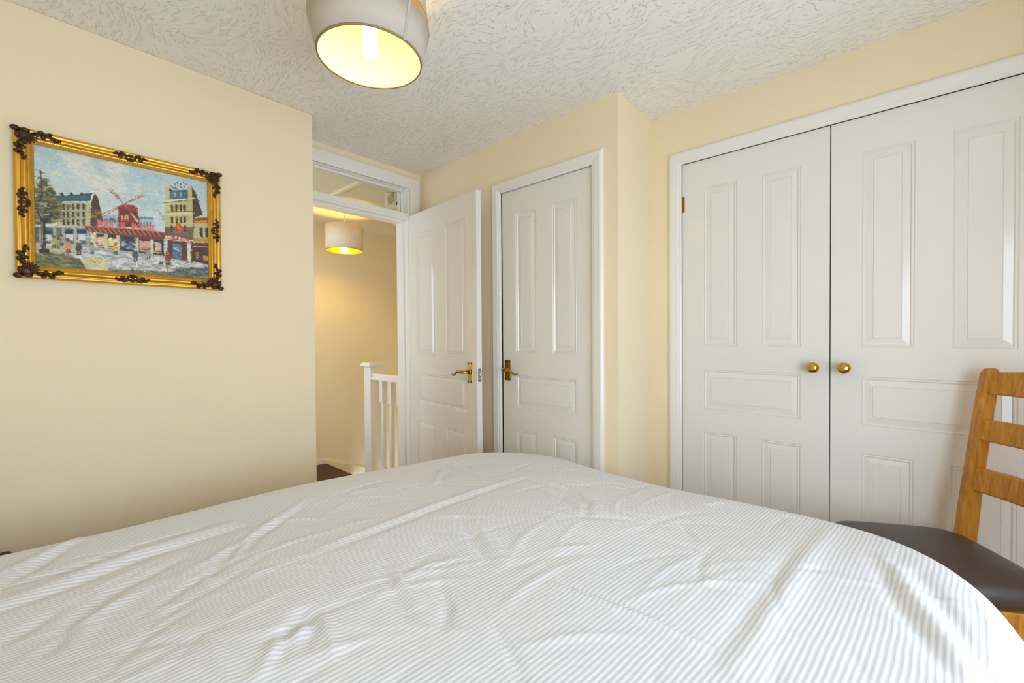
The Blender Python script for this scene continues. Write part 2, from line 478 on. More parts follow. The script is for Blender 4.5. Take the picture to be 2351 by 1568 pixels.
for z in (0.25, 1.05, 1.85): hinge(d1, -0.002, z, 0.040)

# cupboard door
d2 = door('door_2', 'closed narrow white cupboard door with brass lever handle', 0.6285, 2.075, 0.105, 0.108, (0.136, 0.942), (1.0755, 1.265), (1.391, 1.90))
d2.location = (-1.744, CY + 0.006, 0.01)
lever_handle(d2, 0.040, 1.026, 1)
for z in (0.25, 1.11, 1.888): hinge(d2, 0.6285, z, -0.003)

# wardrobe pair
d3 = door('door_3', 'left leaf of the white wardrobe, hinged beside the cupboard corner', 0.616, 2.105, 0.1025, 0.103, (0.140, 0.933), (1.051, 1.253), (1.365, 1.90))
d3.location = (-0.8235, WY + 0.006, 0.01)
knob(d3, 0.562, 1.085)
for z in (0.25, 1.9): hinge(d3, 0.0, z, -0.003, ABRASS)
d4 = door('door_4', 'right leaf of the white wardrobe, behind the oak chair', 0.6165, 2.105, 0.098, 0.100, (0.140, 0.933), (1.051, 1.253), (1.365, 1.90))
d4.location = (-0.2035, WY + 0.006, 0.01)
knob(d4, 0.0475, 1.088)
for z in (0.25, 1.9): hinge(d4, 0.6165, z, -0.003, ABRASS)

# ---- landing beyond the doorway
HWX = -4.1625; LE = 1.884
struct(boxobj('floor_landing', (HWX, HX + 0.14, 0.2, LE, -0.2, 0.0), HCARPET), 'dark brown carpeted landing floor beyond the doorway', 'floor')
struct(boxobj('ceiling_landing', (HWX - 0.1, HX, 0.1, 4.6, HCZ, HCZ + 0.1), HALLCEIL := vary(mat('landing_ceiling', (226, 214, 186), 0.7), 0.02, 3, 0.3, 40, 0.004)), 'pale landing ceiling seen through the fanlight', 'ceiling')
struct(boxobj('wall_landing_far', (HWX - 0.1, HWX, 0.1, 4.6, -2.4, HCZ), HALLWALL), 'cream landing wall lit yellow by the hall pendant', 'wall')
struct(boxobj('wall_landing_end', (HWX, HX, 4.5, 4.6, -2.4, HCZ), HALLWALL), 'cream wall at the foot of the stairwell', 'wall')
bm = bmesh.new(); x0, x1, z0, z1 = W_H
box(bm, HWX, x0, 0.1, 0.2, -0.2, HCZ); box(bm, x1, HX, 0.1, 0.2, -0.2, HCZ); box(bm, x0, x1, 0.1, 0.2, -0.2, z0); box(bm, x0, x1, 0.1, 0.2, z1, HCZ)
struct(link('wall_landing_side', mesh('wall_landing_side', bm), HALLWALL), 'cream wall with a window closing the near end of the landing', 'wall')
window_frame('window_3', 'white two-light window lighting the landing', True, x0, x1, z0, z1, 0.13)
struct(boxobj('wall_stair_side', (HX, HX + 0.1, CY + 0.1, 4.6, -2.4, HCZ), HALLWALL), 'cream wall on the bedroom side of the stairwell', 'wall')
struct(boxobj('floor_lower', (HWX, HX + 0.1, LE, 4.6, -2.5, -2.4), HCARPET), 'dark carpeted lower hall floor under the stairs', 'floor')
struct(boxobj('baseboard_landing', (HWX, HWX + 0.014, 0.2, 1.86, 0, 0.045), TRIM, bev=0.004), 'low white skirting at the far side of the landing', 'skirting')
# sloping wall string beside the descending stairs
bm = bmesh.new()
v = [bm.verts.new(p) for x in (HWX, HWX + 0.02) for p in ((x, 1.86, 0.04), (x, 4.4, -0.97), (x, 4.4, -1.25), (x, 1.86, -0.26))]
for f in ((0, 1, 2, 3), (7, 6, 5, 4), (0, 4, 5, 1), (1, 5, 6, 2), (2, 6, 7, 3), (3, 7, 4, 0)): bm.faces.new([v[i] for i in f])
struct(link('trim_8', mesh('trim_8', bm), HALLWALL), 'sloping string board along the stairwell wall', 'trim')
st = struct(boxobj('stair_flight', (HWX + 0.02, -3.36, LE, LE + 0.22, -0.24, -0.19), HCARPET), 'carpeted flight of stairs going down from the landing', 'stairs')
for k in range(1, 10):
    boxobj('tread', (HWX + 0.02, -3.36, LE + 0.22 * k, LE + 0.22 * (k + 1), -0.24 - 0.2 * k, -0.19 - 0.2 * k), HCARPET, st)
struct(boxobj('trim_9', (-3.34, HX - 0.0, 1.514, 1.548, HCZ - 0.022, HCZ), HALLWALL, bev=0.004), 'narrow raised batten on the landing ceiling', 'trim')

bal = link('stair_balustrade', None); bal.location = (-3.32, 1.93, 0)
tag(bal, 'white stair balustrade with square newel post on the landing', 'balustrade')
def B(*d): return tuple(a - b for a, b in zip(d, (-3.32, -3.32, 1.93, 1.93, 0, 0)))
bm = bmesh.new(); box(bm, *B(-3.373, -3.27, 1.863, 1.995, 0.0, 0.985), bev=0.006)
nw = link('newel_post', mesh('newel_post', bm), TRIM, bal)
bm = bmesh.new(); box(bm, *B(-3.398, -3.247, 1.838, 2.018, 0.985, 1.012), bev=0.008); box(bm, *B(-3.385, -3.258, 1.851, 2.007, 1.010, 1.02), bev=0.004)
link('newel_cap', mesh('newel_cap', bm), TRIM, nw)
bm = bmesh.new(); box(bm, *B(-3.272, HX, 1.872, 1.932, 0.876, 0.905), bev=0.006); box(bm, *B(-3.272, HX, 1.882, 1.922, 0.903, 0.93), bev=0.009)
link('handrail', mesh('handrail', bm), TRIM, bal)
bm = bmesh.new()
for z0, z1 in ((0.0, 0.16), (0.70, 0.878)): box(bm, -0.022, 0.022, -0.022, 0.022, z0, z1)
lathe(bm, [(0.022, 0.16), (0.018, 0.175), (0.0205, 0.20), (0.0215, 0.30), (0.0205, 0.5), (0.019, 0.64), (0.0205, 0.66), (0.018, 0.68), (0.022, 0.70)], 14)
bme = mesh('baluster', bm)
for x in (-3.135, -3.01, -2.885, -2.76):
    o = link('baluster', bme, TRIM, bal); o.location = (x + 3.32, 1.902 - 1.93, 0)

# ------------------------------------------------------------------ pendant lamps
PL = link('pendant_lamp', None); PL.location = (-1.205, 0.700, CZ)
tag(PL, 'grey fabric pendant lampshade with glowing cream lining over the bed', 'lamp')
zb = EYE + 0.85 - CZ                       # bottom rim, local
zr = EYE + 0.951 - CZ                      # widest rim
RB, RR, RT = 0.1535, 0.1785, 0.166
def ring_surface(bm, rows, n=72):
    """rows: list of functions theta -> (r, z)"""
    R = [[bm.verts.new((r * math.cos(a), r * math.sin(a), z)) for a in [2 * math.pi * i / n for i in range(n)] for r, z in [fn(a)]] for fn in rows]
    for a, b in zip(R, R[1:]):
        for i in range(n): bm.faces.new((a[i], a[(i + 1) % n], b[(i + 1) % n], b[i]))
    return bm
near = math.atan2(-0.700, 1.205)           # side of the shade that looks to the bed's right edge
def gapw(a): return 0.045 * max(0.0, math.cos((a - near - 0.1) * 0.98)) ** 0.8
bm = bmesh.new()
ring_surface(bm, [lambda a: (RB - 0.003, zb), lambda a: (RB, zb), lambda a: (RR, zr), lambda a: (RR - 0.003, zr)])
shade = link('shade', mesh('shade', bm, True), SHADE, PL)
bm = bmesh.new()
ring_surface(bm, [lambda a: (RB - 0.003, zb + 0.0005), lambda a: (RR - 0.004, zr), lambda a: (RT - 0.004, zr + 0.11)])
link('lining', mesh('lining', bm, True), LINING, shade)
bm = bmesh.new()
ring_surface(bm, [lambda a: (RR - 0.001, zr), lambda a: (RR - 0.001 - gapw(a) * 0.12, zr + gapw(a))])
link('gold_trim', mesh('gold_trim', bm, True), GOLDTRIM, shade)
bm = bmesh.new()
ring_surface(bm, [lambda a: (RR - 0.0005 - gapw(a) * 0.12, zr + gapw(a)), lambda a: (RT, zr + 0.11), lambda a: (RT - 0.003, zr + 0.11)])
link('upper_tier', mesh('upper_tier', bm, True), SHADE, shade)
bm = bmesh.new()
sa = near + 0.62
sv = [bm.verts.new(((RB + (RR - RB) * t + 0.0012) * math.cos(sa + d), (RB + (RR - RB) * t + 0.0012) * math.sin(sa + d), zb + (zr - zb) * t)) for t in (0, 1) for d in (0.0, 0.05)]
bm.faces.new((sv[0], sv[1], sv[3], sv[2])); link('seam', mesh('seam', bm), SEAM, shade)
bm = bmesh.new(); lathe(bm, [(RB - 0.004, zb - 0.0005), (RB + 0.001, zb - 0.0005), (RB + 0.0018, zb + 0.004), (RB - 0.002, zb + 0.004), (RB - 0.004, zb - 0.0005)], 72); link('rim', mesh('rim', bm, True), RIM, shade)
bm = bmesh.new(); lathe(bm, [(0.05, 0.0), (0.05, -0.006), (0.044, -0.016), (0.018, -0.022), (0.012, -0.03), (0.004, -0.03)], 24)
link('ceiling_rose', mesh('ceiling_rose', bm, True), WHITEPL, PL)
bm = bmesh.new(); tube(bm, [(0, 0, -0.03), (0, 0, zr + 0.09)], 0.004, 8); link('cord', mesh('cord', bm), WHITEPL, PL)
bm = bmesh.new(); lathe(bm, [(0.004, zr + 0.09), (0.016, zr + 0.085), (0.018, zr + 0.05), (0.018, zr + 0.025)], 16, cap1=True)
for k in range(3):
    a = 2 * math.pi * k / 3; tube(bm, [(0.016 * math.cos(a), 0.016 * math.sin(a), zr + 0.06), (0.145 * math.cos(a), 0.145 * math.sin(a), zr + 0.108)], 0.0015, 6)
link('lamp_holder', mesh('lamp_holder', bm), WHITEPL, PL)
bm = bmesh.new(); lathe(bm, [(0.018, zr + 0.025), (0.0215, zr + 0.01), (0.0215, zb + 0.030), (0.019, zb + 0.014), (0.010, zb + 0.006), (0.0005, zb + 0.004)], 24)
link('bulb', mesh('bulb', bm, True), BULB, PL)

HP = link('pendant_lamp', None); HP.location = (-3.532, 1.786, HCZ)
tag(HP, 'cream drum pendant lamp with gold lining on the landing', 'lamp')
z1, z0, R = 2.188 - HCZ, 1.978 - HCZ, 0.152
bm = bmesh.new(); lathe(bm, [(R - 0.002, z1), (R, z1), (R, z0), (R - 0.002, z0)], 48); hs = link('shade', mesh('shade', bm, True), HSHADE, HP)
bm = bmesh.new(); lathe(bm, [(R - 0.002, z1), (R - 0.002, z0)], 48); link('lining', mesh('lining', bm, True), HGOLD, hs)
bm = bmesh.new(); lathe(bm, [(R - 0.003, z0 + 0.003), (R + 0.002, z0 + 0.003), (R + 0.002, z0 - 0.001), (R - 0.003, z0 - 0.001), (R - 0.003, z0 + 0.003)], 48); link('rim', mesh('rim', bm, True), HGOLD, hs)
bm = bmesh.new(); lathe(bm, [(0.045, 0), (0.045, -0.006), (0.03, -0.02), (0.008, -0.026)], 20); link('ceiling_rose', mesh('ceiling_rose', bm, True), WHITEPL, HP)
bm = bmesh.new(); tube(bm, [(0, 0, -0.02), (0, 0, z1 - 0.04)], 0.006, 8); link('cord', mesh('cord', bm), WHITEPL, HP)
bm = bmesh.new(); lathe(bm, [(0.016, z1 - 0.03), (0.018, z1 - 0.08)], 16, cap0=True, cap1=True)
for k in range(3):
    a = 2 * math.pi * k / 3 + 0.4; tube(bm, [(0.016 * math.cos(a), 0.016 * math.sin(a), z1 - 0.05), (0.149 * math.cos(a), 0.149 * math.sin(a), z1 - 0.004)], 0.0015, 6)
link('lamp_holder', mesh('lamp_holder', bm), WHITEPL, HP)
bm = bmesh.new(); lathe(bm, [(0.014, z1 - 0.08), (0.020, z1 - 0.11), (0.024, z1 - 0.15), (0.021, z1 - 0.175), (0.012, z1 - 0.190), (0.0005, z1 - 0.194)], 24); link('bulb', mesh('bulb', bm, True), HBULB, HP)

# ------------------------------------------------------------------ alarm box on the landing ceiling
AL = link('smoke_alarm', None); AL.location = (-2.86, 1.858, HCZ); AL.scale = (1.3, 1.3, 1.2)
AL.rotation_euler = (0, 0, math.radians(38))
tag(AL, 'white slotted alarm box hanging from the landing ceiling behind the fanlight', 'alarm')
bm = bmesh.new(); box(bm, -0.055, 0.055, -0.030, 0.030, -0.100, 0, bev=0.010); link('housing', mesh('housing', bm), HSHADE, AL)
bm = bmesh.new(); sl = bmesh.new(); box(sl, -0.024, 0.024, -0.0312, -0.0290, -0.0012, 0.0012)
bmesh.ops.transform(sl, matrix=Matrix.Rotation(math.radians(-38), 4, 'Y'), verts=sl.verts[:])
sme = mesh('slot', sl); bm.free()
for k in range(7):
    o = link('slot', sme, SLOT, AL); o.location = (-0.018 + 0.001 * k, 0, -0.016 - 0.0085 * k)
bm = bmesh.new(); box(bm, 0.016, 0.021, -0.0318, -0.0290, -0.082, -0.062); link('test_button', mesh('test_button', bm), SCREW, AL)

# ------------------------------------------------------------------ framed painting on the left wall
Y0, Y1, Z0, Z1 = -0.043, 0.556, 1.450, 1.966
FP = link('framed_painting', None); FP.location = (LX, (Y0 + Y1) / 2, Z0)
tag(FP, 'gilt framed oil painting of a Paris street with a red windmill', 'painting')
fwid = 0.0475
hw, hh = (Y1 - Y0) / 2, Z1 - Z0
FPROF = [(0.0, 0.0), (0.0, 0.016), (0.003, 0.020), (0.008, 0.021), (0.011, 0.018), (0.014, 0.020), (0.019, 0.029), (0.025, 0.031), (0.030, 0.027), (0.032, 0.021), (0.034, 0.020), (0.0415, 0.020), (0.042, 0.017), (0.045, 0.017), (0.0475, 0.012), (0.0475, 0.004)]
def swell(t): return 1.0
def rail(side):
    bm = bmesh.new(); rows = []
    n = 24
    for o, p in FPROF:
        row = []
        for i in range(n + 1):
            t = i / n
            q = o
            if 0 < o < 0.03: q = o + 0.0022 * math.sin(math.pi * ((t * 2) % 1.0)) * (1 if o < 0.02 else 0.2)
            L = hw - o
            if side in 'tb':
                y = -L + 2 * L * t; z = (hh - q) if side == 't' else q
            else:
                z = o + (hh - 2 * o) * t; y = (hw - q) if side == 'r' else -(hw - q)
            row.append(bm.verts.new((p, y, z)))
        rows.append(row)
    for a, b in zip(rows, rows[1:]):
        for i in range(n): bm.faces.new((a[i], a[i + 1], b[i + 1], b[i]))
    return link('frame_rail', mesh('frame_rail', bm, True), GILT, FP)
rails = {s: rail(s) for s in 'tblr'}
# beading along the inner edge, one strip per rail
def beads(side):
    bm = bmesh.new(); o = 0.0378
    L = (2 * hw if side in 'tb' else hh) - 2 * o
    n = int(L / 0.0075)
    for i in range(n):
        t = -L / 2 + L * (i + 0.5) / n
        c = (0.0205, t, hh - o if side == 't' else o) if side in 'tb' else (0.0205, (hw - o) * (1 if side == 'r' else -1), hh / 2 + t)
        bmesh.ops.create_icosphere(bm, subdivisions=1, radius=0.0030, matrix=Matrix.Translation(c))
    tag(link('beading', mesh('beading', bm, True), GILT, rails[side]), kind='stuff')
for s in 'tblr': beads(s)
# carved ornaments: scallop shell with leaf scrolls
random.seed(7)
OS = 1.3
def lump(bm, x, y, z, sx, sy, sz, rot=0.0):
    sy, sz = sy * 1.2, sz * 1.2
    bmesh.ops.create_icosphere(bm, subdivisions=2, radius=1.0, matrix=Matrix.Translation((x, y, z)) @ Matrix.Rotation(rot, 4, 'X') @ Matrix.Diagonal((sx, sy, sz, 1)))
def corner_orn(sy, sz):
    """sy, sz: +1/-1 outward directions of the corner"""
    bm = bmesh.new()
    cy, cz = sy * (hw - 0.026), (hh - 0.026 if sz > 0 else 0.026)
    def P(a, b, h): return (0.024 + h, cy - sy * a * OS, cz - sz * b * OS)
    lump(bm, *P(0, 0, 0.0), 0.008, 0.016, 0.016)
    for k in range(9):                       # ribs of the shell, opening towards the picture
        ang = math.radians(-35 + k * 20)
        a, b = 0.017 * math.cos(ang), 0.017 * math.sin(ang)
        x, y, z = P(a * 0.75 + 0.002, b * 0.75 + 0.002, 0.007)
        lump(bm, x, y, z, 0.005, 0.0115, 0.0026, math.atan2(-sz * b, -sy * a))
    lump(bm, *P(-0.016, -0.014, 0.0), 0.009, 0.010, 0.008); lump(bm, *P(-0.012, 0.002, 0.003), 0.007, 0.006, 0.010); lump(bm, *P(0.002, -0.013, 0.003), 0.007, 0.010, 0.006)
    for axis in (0, 1):
        for k, (d, r, off) in enumerate(((0.024, 0.0085, -0.006), (0.034, 0.0075, -0.003), (0.042, 0.0080, -0.009), (0.050, 0.0065, -0.004), (0.058, 0.0070, -0.001), (0.065, 0.0045, -0.002), (0.030, 0.006, -0.014), (0.046, 0.006, -0.014))):
            if axis == 0: x, y, z = P(d, off, 0.002)
            else: x, y, z = P(off, d, 0.002)
            lump(bm, x, y, z, 0.0085, r * random.uniform(0.9, 1.2), r * random.uniform(0.8, 1.1), random.uniform(-0.8, 0.8))
    return link('corner_ornament', mesh('corner_ornament', bm, True), ORN, FP)
def centre_orn(y, z, horiz, inn):
    bm = bmesh.new()
    def P(a, b, h): return (0.024 + h, y + a * 1.15, z + b * inn) if horiz else (0.024 + h, y + b * inn, z + a * 1.15)
    lump(bm, *P(0, 0, 0.001), 0.007, 0.010, 0.010)
    for k in range(7):
        ang = math.radians(20 + k * 23); a, b = 0.012 * math.cos(ang), 0.012 * math.sin(ang)
        x, yy, zz = P(a, b * 1.1, 0.004); lump(bm, x, yy, zz, 0.005, 0.0042, 0.0042)
    for s in (-1, 1):
        for d, r, off in ((0.017, 0.0085, -0.003), (0.026, 0.0075, 0.003), (0.034, 0.0065, -0.004), (0.041, 0.005, 0.0), (0.022, 0.006, -0.009)):
            lump(bm, *P(s * d, off, 0.002), 0.008, r, r * 0.9, random.uniform(-0.6, 0.6))
    return link('centre_ornament', mesh('centre_ornament', bm, True), ORN, FP)
for sy in (-1, 1):
    for sz in (-1, 1): corner_orn(sy, sz)
centre_orn(0, hh - 0.021, True, -1); centre_orn(0, 0.021, True, 1); centre_orn(-(hw - 0.021), hh / 2, False, 1); centre_orn(hw - 0.021, hh / 2, False, -1)

# the canvas: brush strokes laid down on a fine grid of painted points
CW, CH = 420, 336
PAINT = [
('d',[(222,221,212),(214,219,214),(228,224,212)],(90,0.0535,1.6),[(0.133,0.941),(0.258,1.011),(0.284,0.819),(0.46,0.856),(0.474,0.756),(0.336,0.701),(0.207,0.771)]),
('d',[(226,222,210),(230,226,216)],(40,0.0395,1.5),[(0.364,0.983),(0.467,1.01),(0.467,0.905),(0.377,0.874)]),
('d',[(168,197,208),(178,203,210)],(60,0.0465,1.8),[(0.503,0.941),(0.704,0.939),(0.704,0.669),(0.567,0.631),(0.46,0.67)]),
('d',[(176,200,206),(188,206,208)],(40,0.0419,1.6),[(0.009,0.977),(0.145,0.978),(0.145,0.869),(0.014,0.821)]),
('d',[(215,215,170)],(6,0.0279,1.2),[(0.084,0.793),(0.12,0.806),(0.12,0.763),(0.084,0.751)]),
('d',[(218,216,178)],(6,0.0279,1.4),[(0.524,0.807),(0.575,0.824),(0.575,0.764),(0.524,0.748)]),
('p',(158,182,192),8,[(0.341,0.5),(0.431,0.527),(0.428,0.417),(0.341,0.424)]),
('p',(172,194,202),8,[(0.539,0.53),(0.651,0.55),(0.703,0.535),(0.703,0.418),(0.539,0.427)]),
('p',(104,134,150),5,[(0.539,0.53),(0.651,0.55),(0.651,0.533),(0.539,0.514)]),
('p',(205,216,220),8,[(0.661,0.633),(0.703,0.547),(0.703,0.418),(0.638,0.427),(0.638,0.54)]),
('l',(95,115,130),0.0058,[(0.661,0.633),(0.705,0.545)]),
('l',(150,170,182),0.0047,[(0.638,0.54),(0.7,0.54)]),
('l',(85,105,125),0.0093,[(0.353,0.465),(0.353,0.439)]),
('l',(85,105,125),0.0093,[(0.366,0.468),(0.366,0.442)]),
('l',(85,105,125),0.0093,[(0.38,0.472),(0.38,0.446)]),
('l',(85,105,125),0.0093,[(0.393,0.475),(0.393,0.449)]),
('l',(85,105,125),0.0093,[(0.407,0.479),(0.407,0.453)]),
('l',(85,105,125),0.0093,[(0.56,0.483),(0.56,0.449)]),
('l',(85,105,125),0.0093,[(0.578,0.488),(0.578,0.453)]),
('l',(85,105,125),0.0093,[(0.597,0.493),(0.597,0.458)]),
('l',(85,105,125),0.0093,[(0.616,0.498),(0.615,0.463)]),
('p',(196,190,146),8,[(0.105,0.555),(0.282,0.6),(0.274,0.379),(0.104,0.35)]),
('p',(62,104,118),8,[(0.096,0.591),(0.285,0.671),(0.279,0.605),(0.114,0.558)]),
('l',(225,222,200),0.0081,[(0.114,0.556),(0.28,0.602)]),
('l',(40,52,56),0.0058,[(0.096,0.593),(0.287,0.674)]),
('l',(45,40,35),0.014,[(0.133,0.62),(0.133,0.633)]),
('l',(45,40,35),0.014,[(0.181,0.635),(0.181,0.648)]),
('l',(45,40,35),0.014,[(0.233,0.651),(0.233,0.664)]),
('p',(70,62,44),8,[(0.281,0.6),(0.298,0.703),(0.318,0.646),(0.343,0.464),(0.337,0.412),(0.275,0.379)]),
('d',[(190,150,50),(150,105,40)],(10,0.0256,1.2),[(0.296,0.542),(0.326,0.528),(0.323,0.482),(0.293,0.474)]),
('l',(226,220,196),0.0081,[(0.28,0.602),(0.298,0.7)]),
('l',(62,58,44),0.0151,[(0.141,0.54),(0.141,0.503)]),
('l',(62,58,44),0.0151,[(0.163,0.546),(0.162,0.509)]),
('l',(62,58,44),0.0151,[(0.187,0.553),(0.187,0.516)]),
('l',(62,58,44),0.0151,[(0.213,0.561),(0.213,0.523)]),
('l',(62,58,44),0.0151,[(0.241,0.569),(0.241,0.531)]),
('l',(62,58,44),0.0151,[(0.141,0.472),(0.141,0.435)]),
('l',(62,58,44),0.0151,[(0.162,0.478),(0.162,0.441)]),
('l',(62,58,44),0.0151,[(0.187,0.485),(0.187,0.448)]),
('l',(62,58,44),0.0151,[(0.212,0.492),(0.212,0.455)]),
('l',(62,58,44),0.0151,[(0.241,0.5),(0.241,0.462)]),
('l',(62,58,44),0.0151,[(0.141,0.409),(0.141,0.372)]),
('l',(62,58,44),0.0151,[(0.162,0.415),(0.162,0.378)]),
('l',(62,58,44),0.0151,[(0.187,0.421),(0.187,0.384)]),
('l',(62,58,44),0.0151,[(0.212,0.428),(0.212,0.39)]),
('l',(62,58,44),0.0151,[(0.241,0.436),(0.241,0.398)]),
('l',(160,152,112),0.0047,[(0.113,0.477),(0.275,0.515)]),
('l',(160,152,112),0.0047,[(0.113,0.413),(0.275,0.449)]),
('p',(92,100,104),8,[(0.001,0.322),(0.273,0.377),(0.273,0.222),(0.001,0.185)]),
('l',(190,200,205),0.0105,[(0.001,0.324),(0.273,0.374)]),
('p',(205,210,215),8,[(0.048,0.265),(0.082,0.272),(0.081,0.219),(0.048,0.215)]),
('l',(38,42,58),0.0256,[(0.047,0.286),(0.084,0.292)]),
('p',(205,210,215),8,[(0.151,0.289),(0.186,0.297),(0.185,0.242),(0.151,0.237)]),
('l',(38,42,58),0.0256,[(0.15,0.31),(0.188,0.317)]),
('p',(205,210,215),8,[(0.213,0.303),(0.249,0.312),(0.249,0.256),(0.213,0.251)]),
('l',(38,42,58),0.0256,[(0.212,0.325),(0.252,0.332)]),
('l',(176,176,150),0.0186,[(0.03,0.313),(0.029,0.178)]),
('l',(176,176,150),0.0186,[(0.095,0.329),(0.095,0.192)]),
('l',(176,176,150),0.0186,[(0.137,0.34),(0.137,0.202)]),
('l',(176,176,150),0.0186,[(0.196,0.354),(0.196,0.214)]),
('l',(176,176,150),0.0186,[(0.263,0.371),(0.263,0.229)]),
('p',(168,166,158),8,[(0.0,0.174),(0.296,0.225),(0.711,0.199),(1.0,0.143),(1.0,-0.003),(-0.0,-0.003)]),
('d',[(205,208,206),(228,228,222),(140,142,140),(182,180,170)],(420,0.0186,4.5),[(0.218,0.188),(0.703,0.179),(1.0,0.124),(1.0,0.013),(0.458,-0.007),(0.168,0.112)]),
('p',(96,98,58),8,[(0.0,0.119),(0.143,0.107),(0.256,0.073),(0.269,-0.009),(-0.0,-0.003)]),
('d',[(64,68,40),(120,118,66),(150,142,84),(78,84,48)],(260,0.0163,3.5),[(0.0,0.116),(0.143,0.107),(0.269,0.064),(0.282,-0.01),(-0.0,-0.001)]),
('p',(206,196,146),8,[(0.218,0.088),(0.295,0.12),(0.355,0.091),(0.375,0.037),(0.355,-0.003),(0.25,0.003)]),
('l',(96,92,58),0.007,[(0.279,0.088),(0.31,0.043),(0.29,0.009)]),
('d',[(186,176,120),(214,206,160)],(40,0.014,3),[(0.231,0.079),(0.295,0.103),(0.362,0.035),(0.269,0.006)]),
('d',[(70,74,50),(110,110,74),(130,130,100)],(160,0.0163,3),[(0.389,0.017),(0.68,0.04),(0.998,0.039),(0.998,0.002),(0.389,-0.006)]),
('d',[(90,90,80),(60,60,56),(120,124,120)],(90,0.0186,3),[(0.758,0.077),(1.0,0.117),(1.0,0.026),(0.758,0.028)]),
('l',(214,206,180),0.0116,[(0.001,0.12),(0.047,0.118),(0.113,0.155)]),
('d',[(190,180,120),(206,196,140)],(50,0.0163,3),[(0.006,0.176),(0.193,0.194),(0.218,0.133),(0.012,0.134)]),
('p',(52,40,36),8,[(0.283,0.331),(0.703,0.351),(0.715,0.193),(0.296,0.204)]),
('p',(196,150,120),40,[(0.31,0.298),(0.349,0.301),(0.349,0.232),(0.309,0.23)]),
('p',(206,186,130),40,[(0.372,0.301),(0.416,0.305),(0.416,0.234),(0.372,0.23)]),
('p',(214,160,150),40,[(0.548,0.311),(0.615,0.32),(0.615,0.239),(0.548,0.232)]),
('p',(220,200,196),40,[(0.643,0.317),(0.684,0.32),(0.684,0.235),(0.642,0.233)]),
('p',(44,54,70),8,[(0.434,0.315),(0.525,0.317),(0.525,0.199),(0.434,0.216)]),
('d',[(120,140,158),(200,210,216),(70,86,104)],(26,0.0163,1),[(0.448,0.294),(0.52,0.298),(0.519,0.216),(0.448,0.23)]),
('l',(214,204,164),0.0233,[(0.296,0.323),(0.296,0.213)]),
('l',(214,204,164),0.0233,[(0.357,0.327),(0.357,0.213)]),
('l',(214,204,164),0.0233,[(0.425,0.331),(0.425,0.212)]),
('l',(214,204,164),0.0233,[(0.534,0.338),(0.534,0.21)]),
('l',(214,204,164),0.0233,[(0.624,0.343),(0.623,0.209)]),
('l',(214,204,164),0.0233,[(0.708,0.349),(0.708,0.208)]),
('l',(206,180,92),0.014,[(0.304,0.217),(0.341,0.218)]),
('l',(206,180,92),0.014,[(0.37,0.218),(0.409,0.219)]),
('l',(206,180,92),0.014,[(0.554,0.219),(0.595,0.22)]),
('l',(206,180,92),0.014,[(0.639,0.219),(0.682,0.22)]),
('l',(176,176,170),0.0081,[(0.286,0.202),(0.53,0.194),(0.715,0.181)]),
('p',(126,58,42),8,[(0.236,0.379),(0.466,0.409),(0.703,0.419),(0.7,0.343),(0.589,0.335),(0.431,0.337),(0.286,0.335)]),
('l',(88,36,30),0.0081,[(0.25,0.371),(0.267,0.339)]),
('l',(188,140,92),0.0081,[(0.263,0.372),(0.28,0.341)]),
('l',(88,36,30),0.0081,[(0.276,0.374),(0.293,0.342)]),
('l',(188,140,92),0.0081,[(0.289,0.375),(0.306,0.343)]),
('l',(88,36,30),0.0081,[(0.303,0.376),(0.32,0.344)]),
('l',(188,140,92),0.0081,[(0.316,0.378),(0.333,0.346)]),
('l',(88,36,30),0.0081,[(0.329,0.379),(0.346,0.347)]),
('l',(188,140,92),0.0081,[(0.342,0.38),(0.36,0.348)]),
('l',(88,36,30),0.0081,[(0.356,0.382),(0.373,0.349)]),
('l',(188,140,92),0.0081,[(0.369,0.383),(0.387,0.351)]),
('l',(88,36,30),0.0081,[(0.383,0.384),(0.401,0.352)]),
('l',(188,140,92),0.0081,[(0.397,0.386),(0.414,0.353)]),
('l',(88,36,30),0.0081,[(0.41,0.387),(0.428,0.354)]),
('l',(188,140,92),0.0081,[(0.424,0.389),(0.442,0.356)]),
('l',(88,36,30),0.0081,[(0.438,0.39),(0.456,0.357)]),
('l',(188,140,92),0.0081,[(0.452,0.391),(0.47,0.358)]),
('l',(88,36,30),0.0081,[(0.466,0.393),(0.485,0.36)]),
('l',(188,140,92),0.0081,[(0.48,0.394),(0.499,0.361)]),
('l',(88,36,30),0.0081,[(0.495,0.396),(0.513,0.362)]),
('l',(188,140,92),0.0081,[(0.509,0.397),(0.528,0.364)]),
('l',(88,36,30),0.0081,[(0.523,0.398),(0.542,0.365)]),
('l',(188,140,92),0.0081,[(0.538,0.4),(0.557,0.366)]),
('l',(88,36,30),0.0081,[(0.552,0.401),(0.571,0.368)]),
('l',(188,140,92),0.0081,[(0.567,0.403),(0.586,0.369)]),
('l',(88,36,30),0.0081,[(0.582,0.404),(0.601,0.37)]),
('l',(188,140,92),0.0081,[(0.597,0.406),(0.616,0.372)]),
('l',(88,36,30),0.0081,[(0.612,0.407),(0.631,0.373)]),
('l',(188,140,92),0.0081,[(0.627,0.409),(0.646,0.375)]),
('l',(88,36,30),0.0081,[(0.642,0.41),(0.662,0.376)]),
('l',(188,140,92),0.0081,[(0.657,0.412),(0.677,0.377)]),
('l',(190,90,76),0.0081,[(0.236,0.379),(0.466,0.408),(0.703,0.419)]),
('p',(124,52,34),8,[(0.433,0.581),(0.54,0.593),(0.554,0.439),(0.421,0.413)]),
('p',(92,34,24),8,[(0.516,0.587),(0.54,0.593),(0.554,0.439),(0.529,0.437)]),
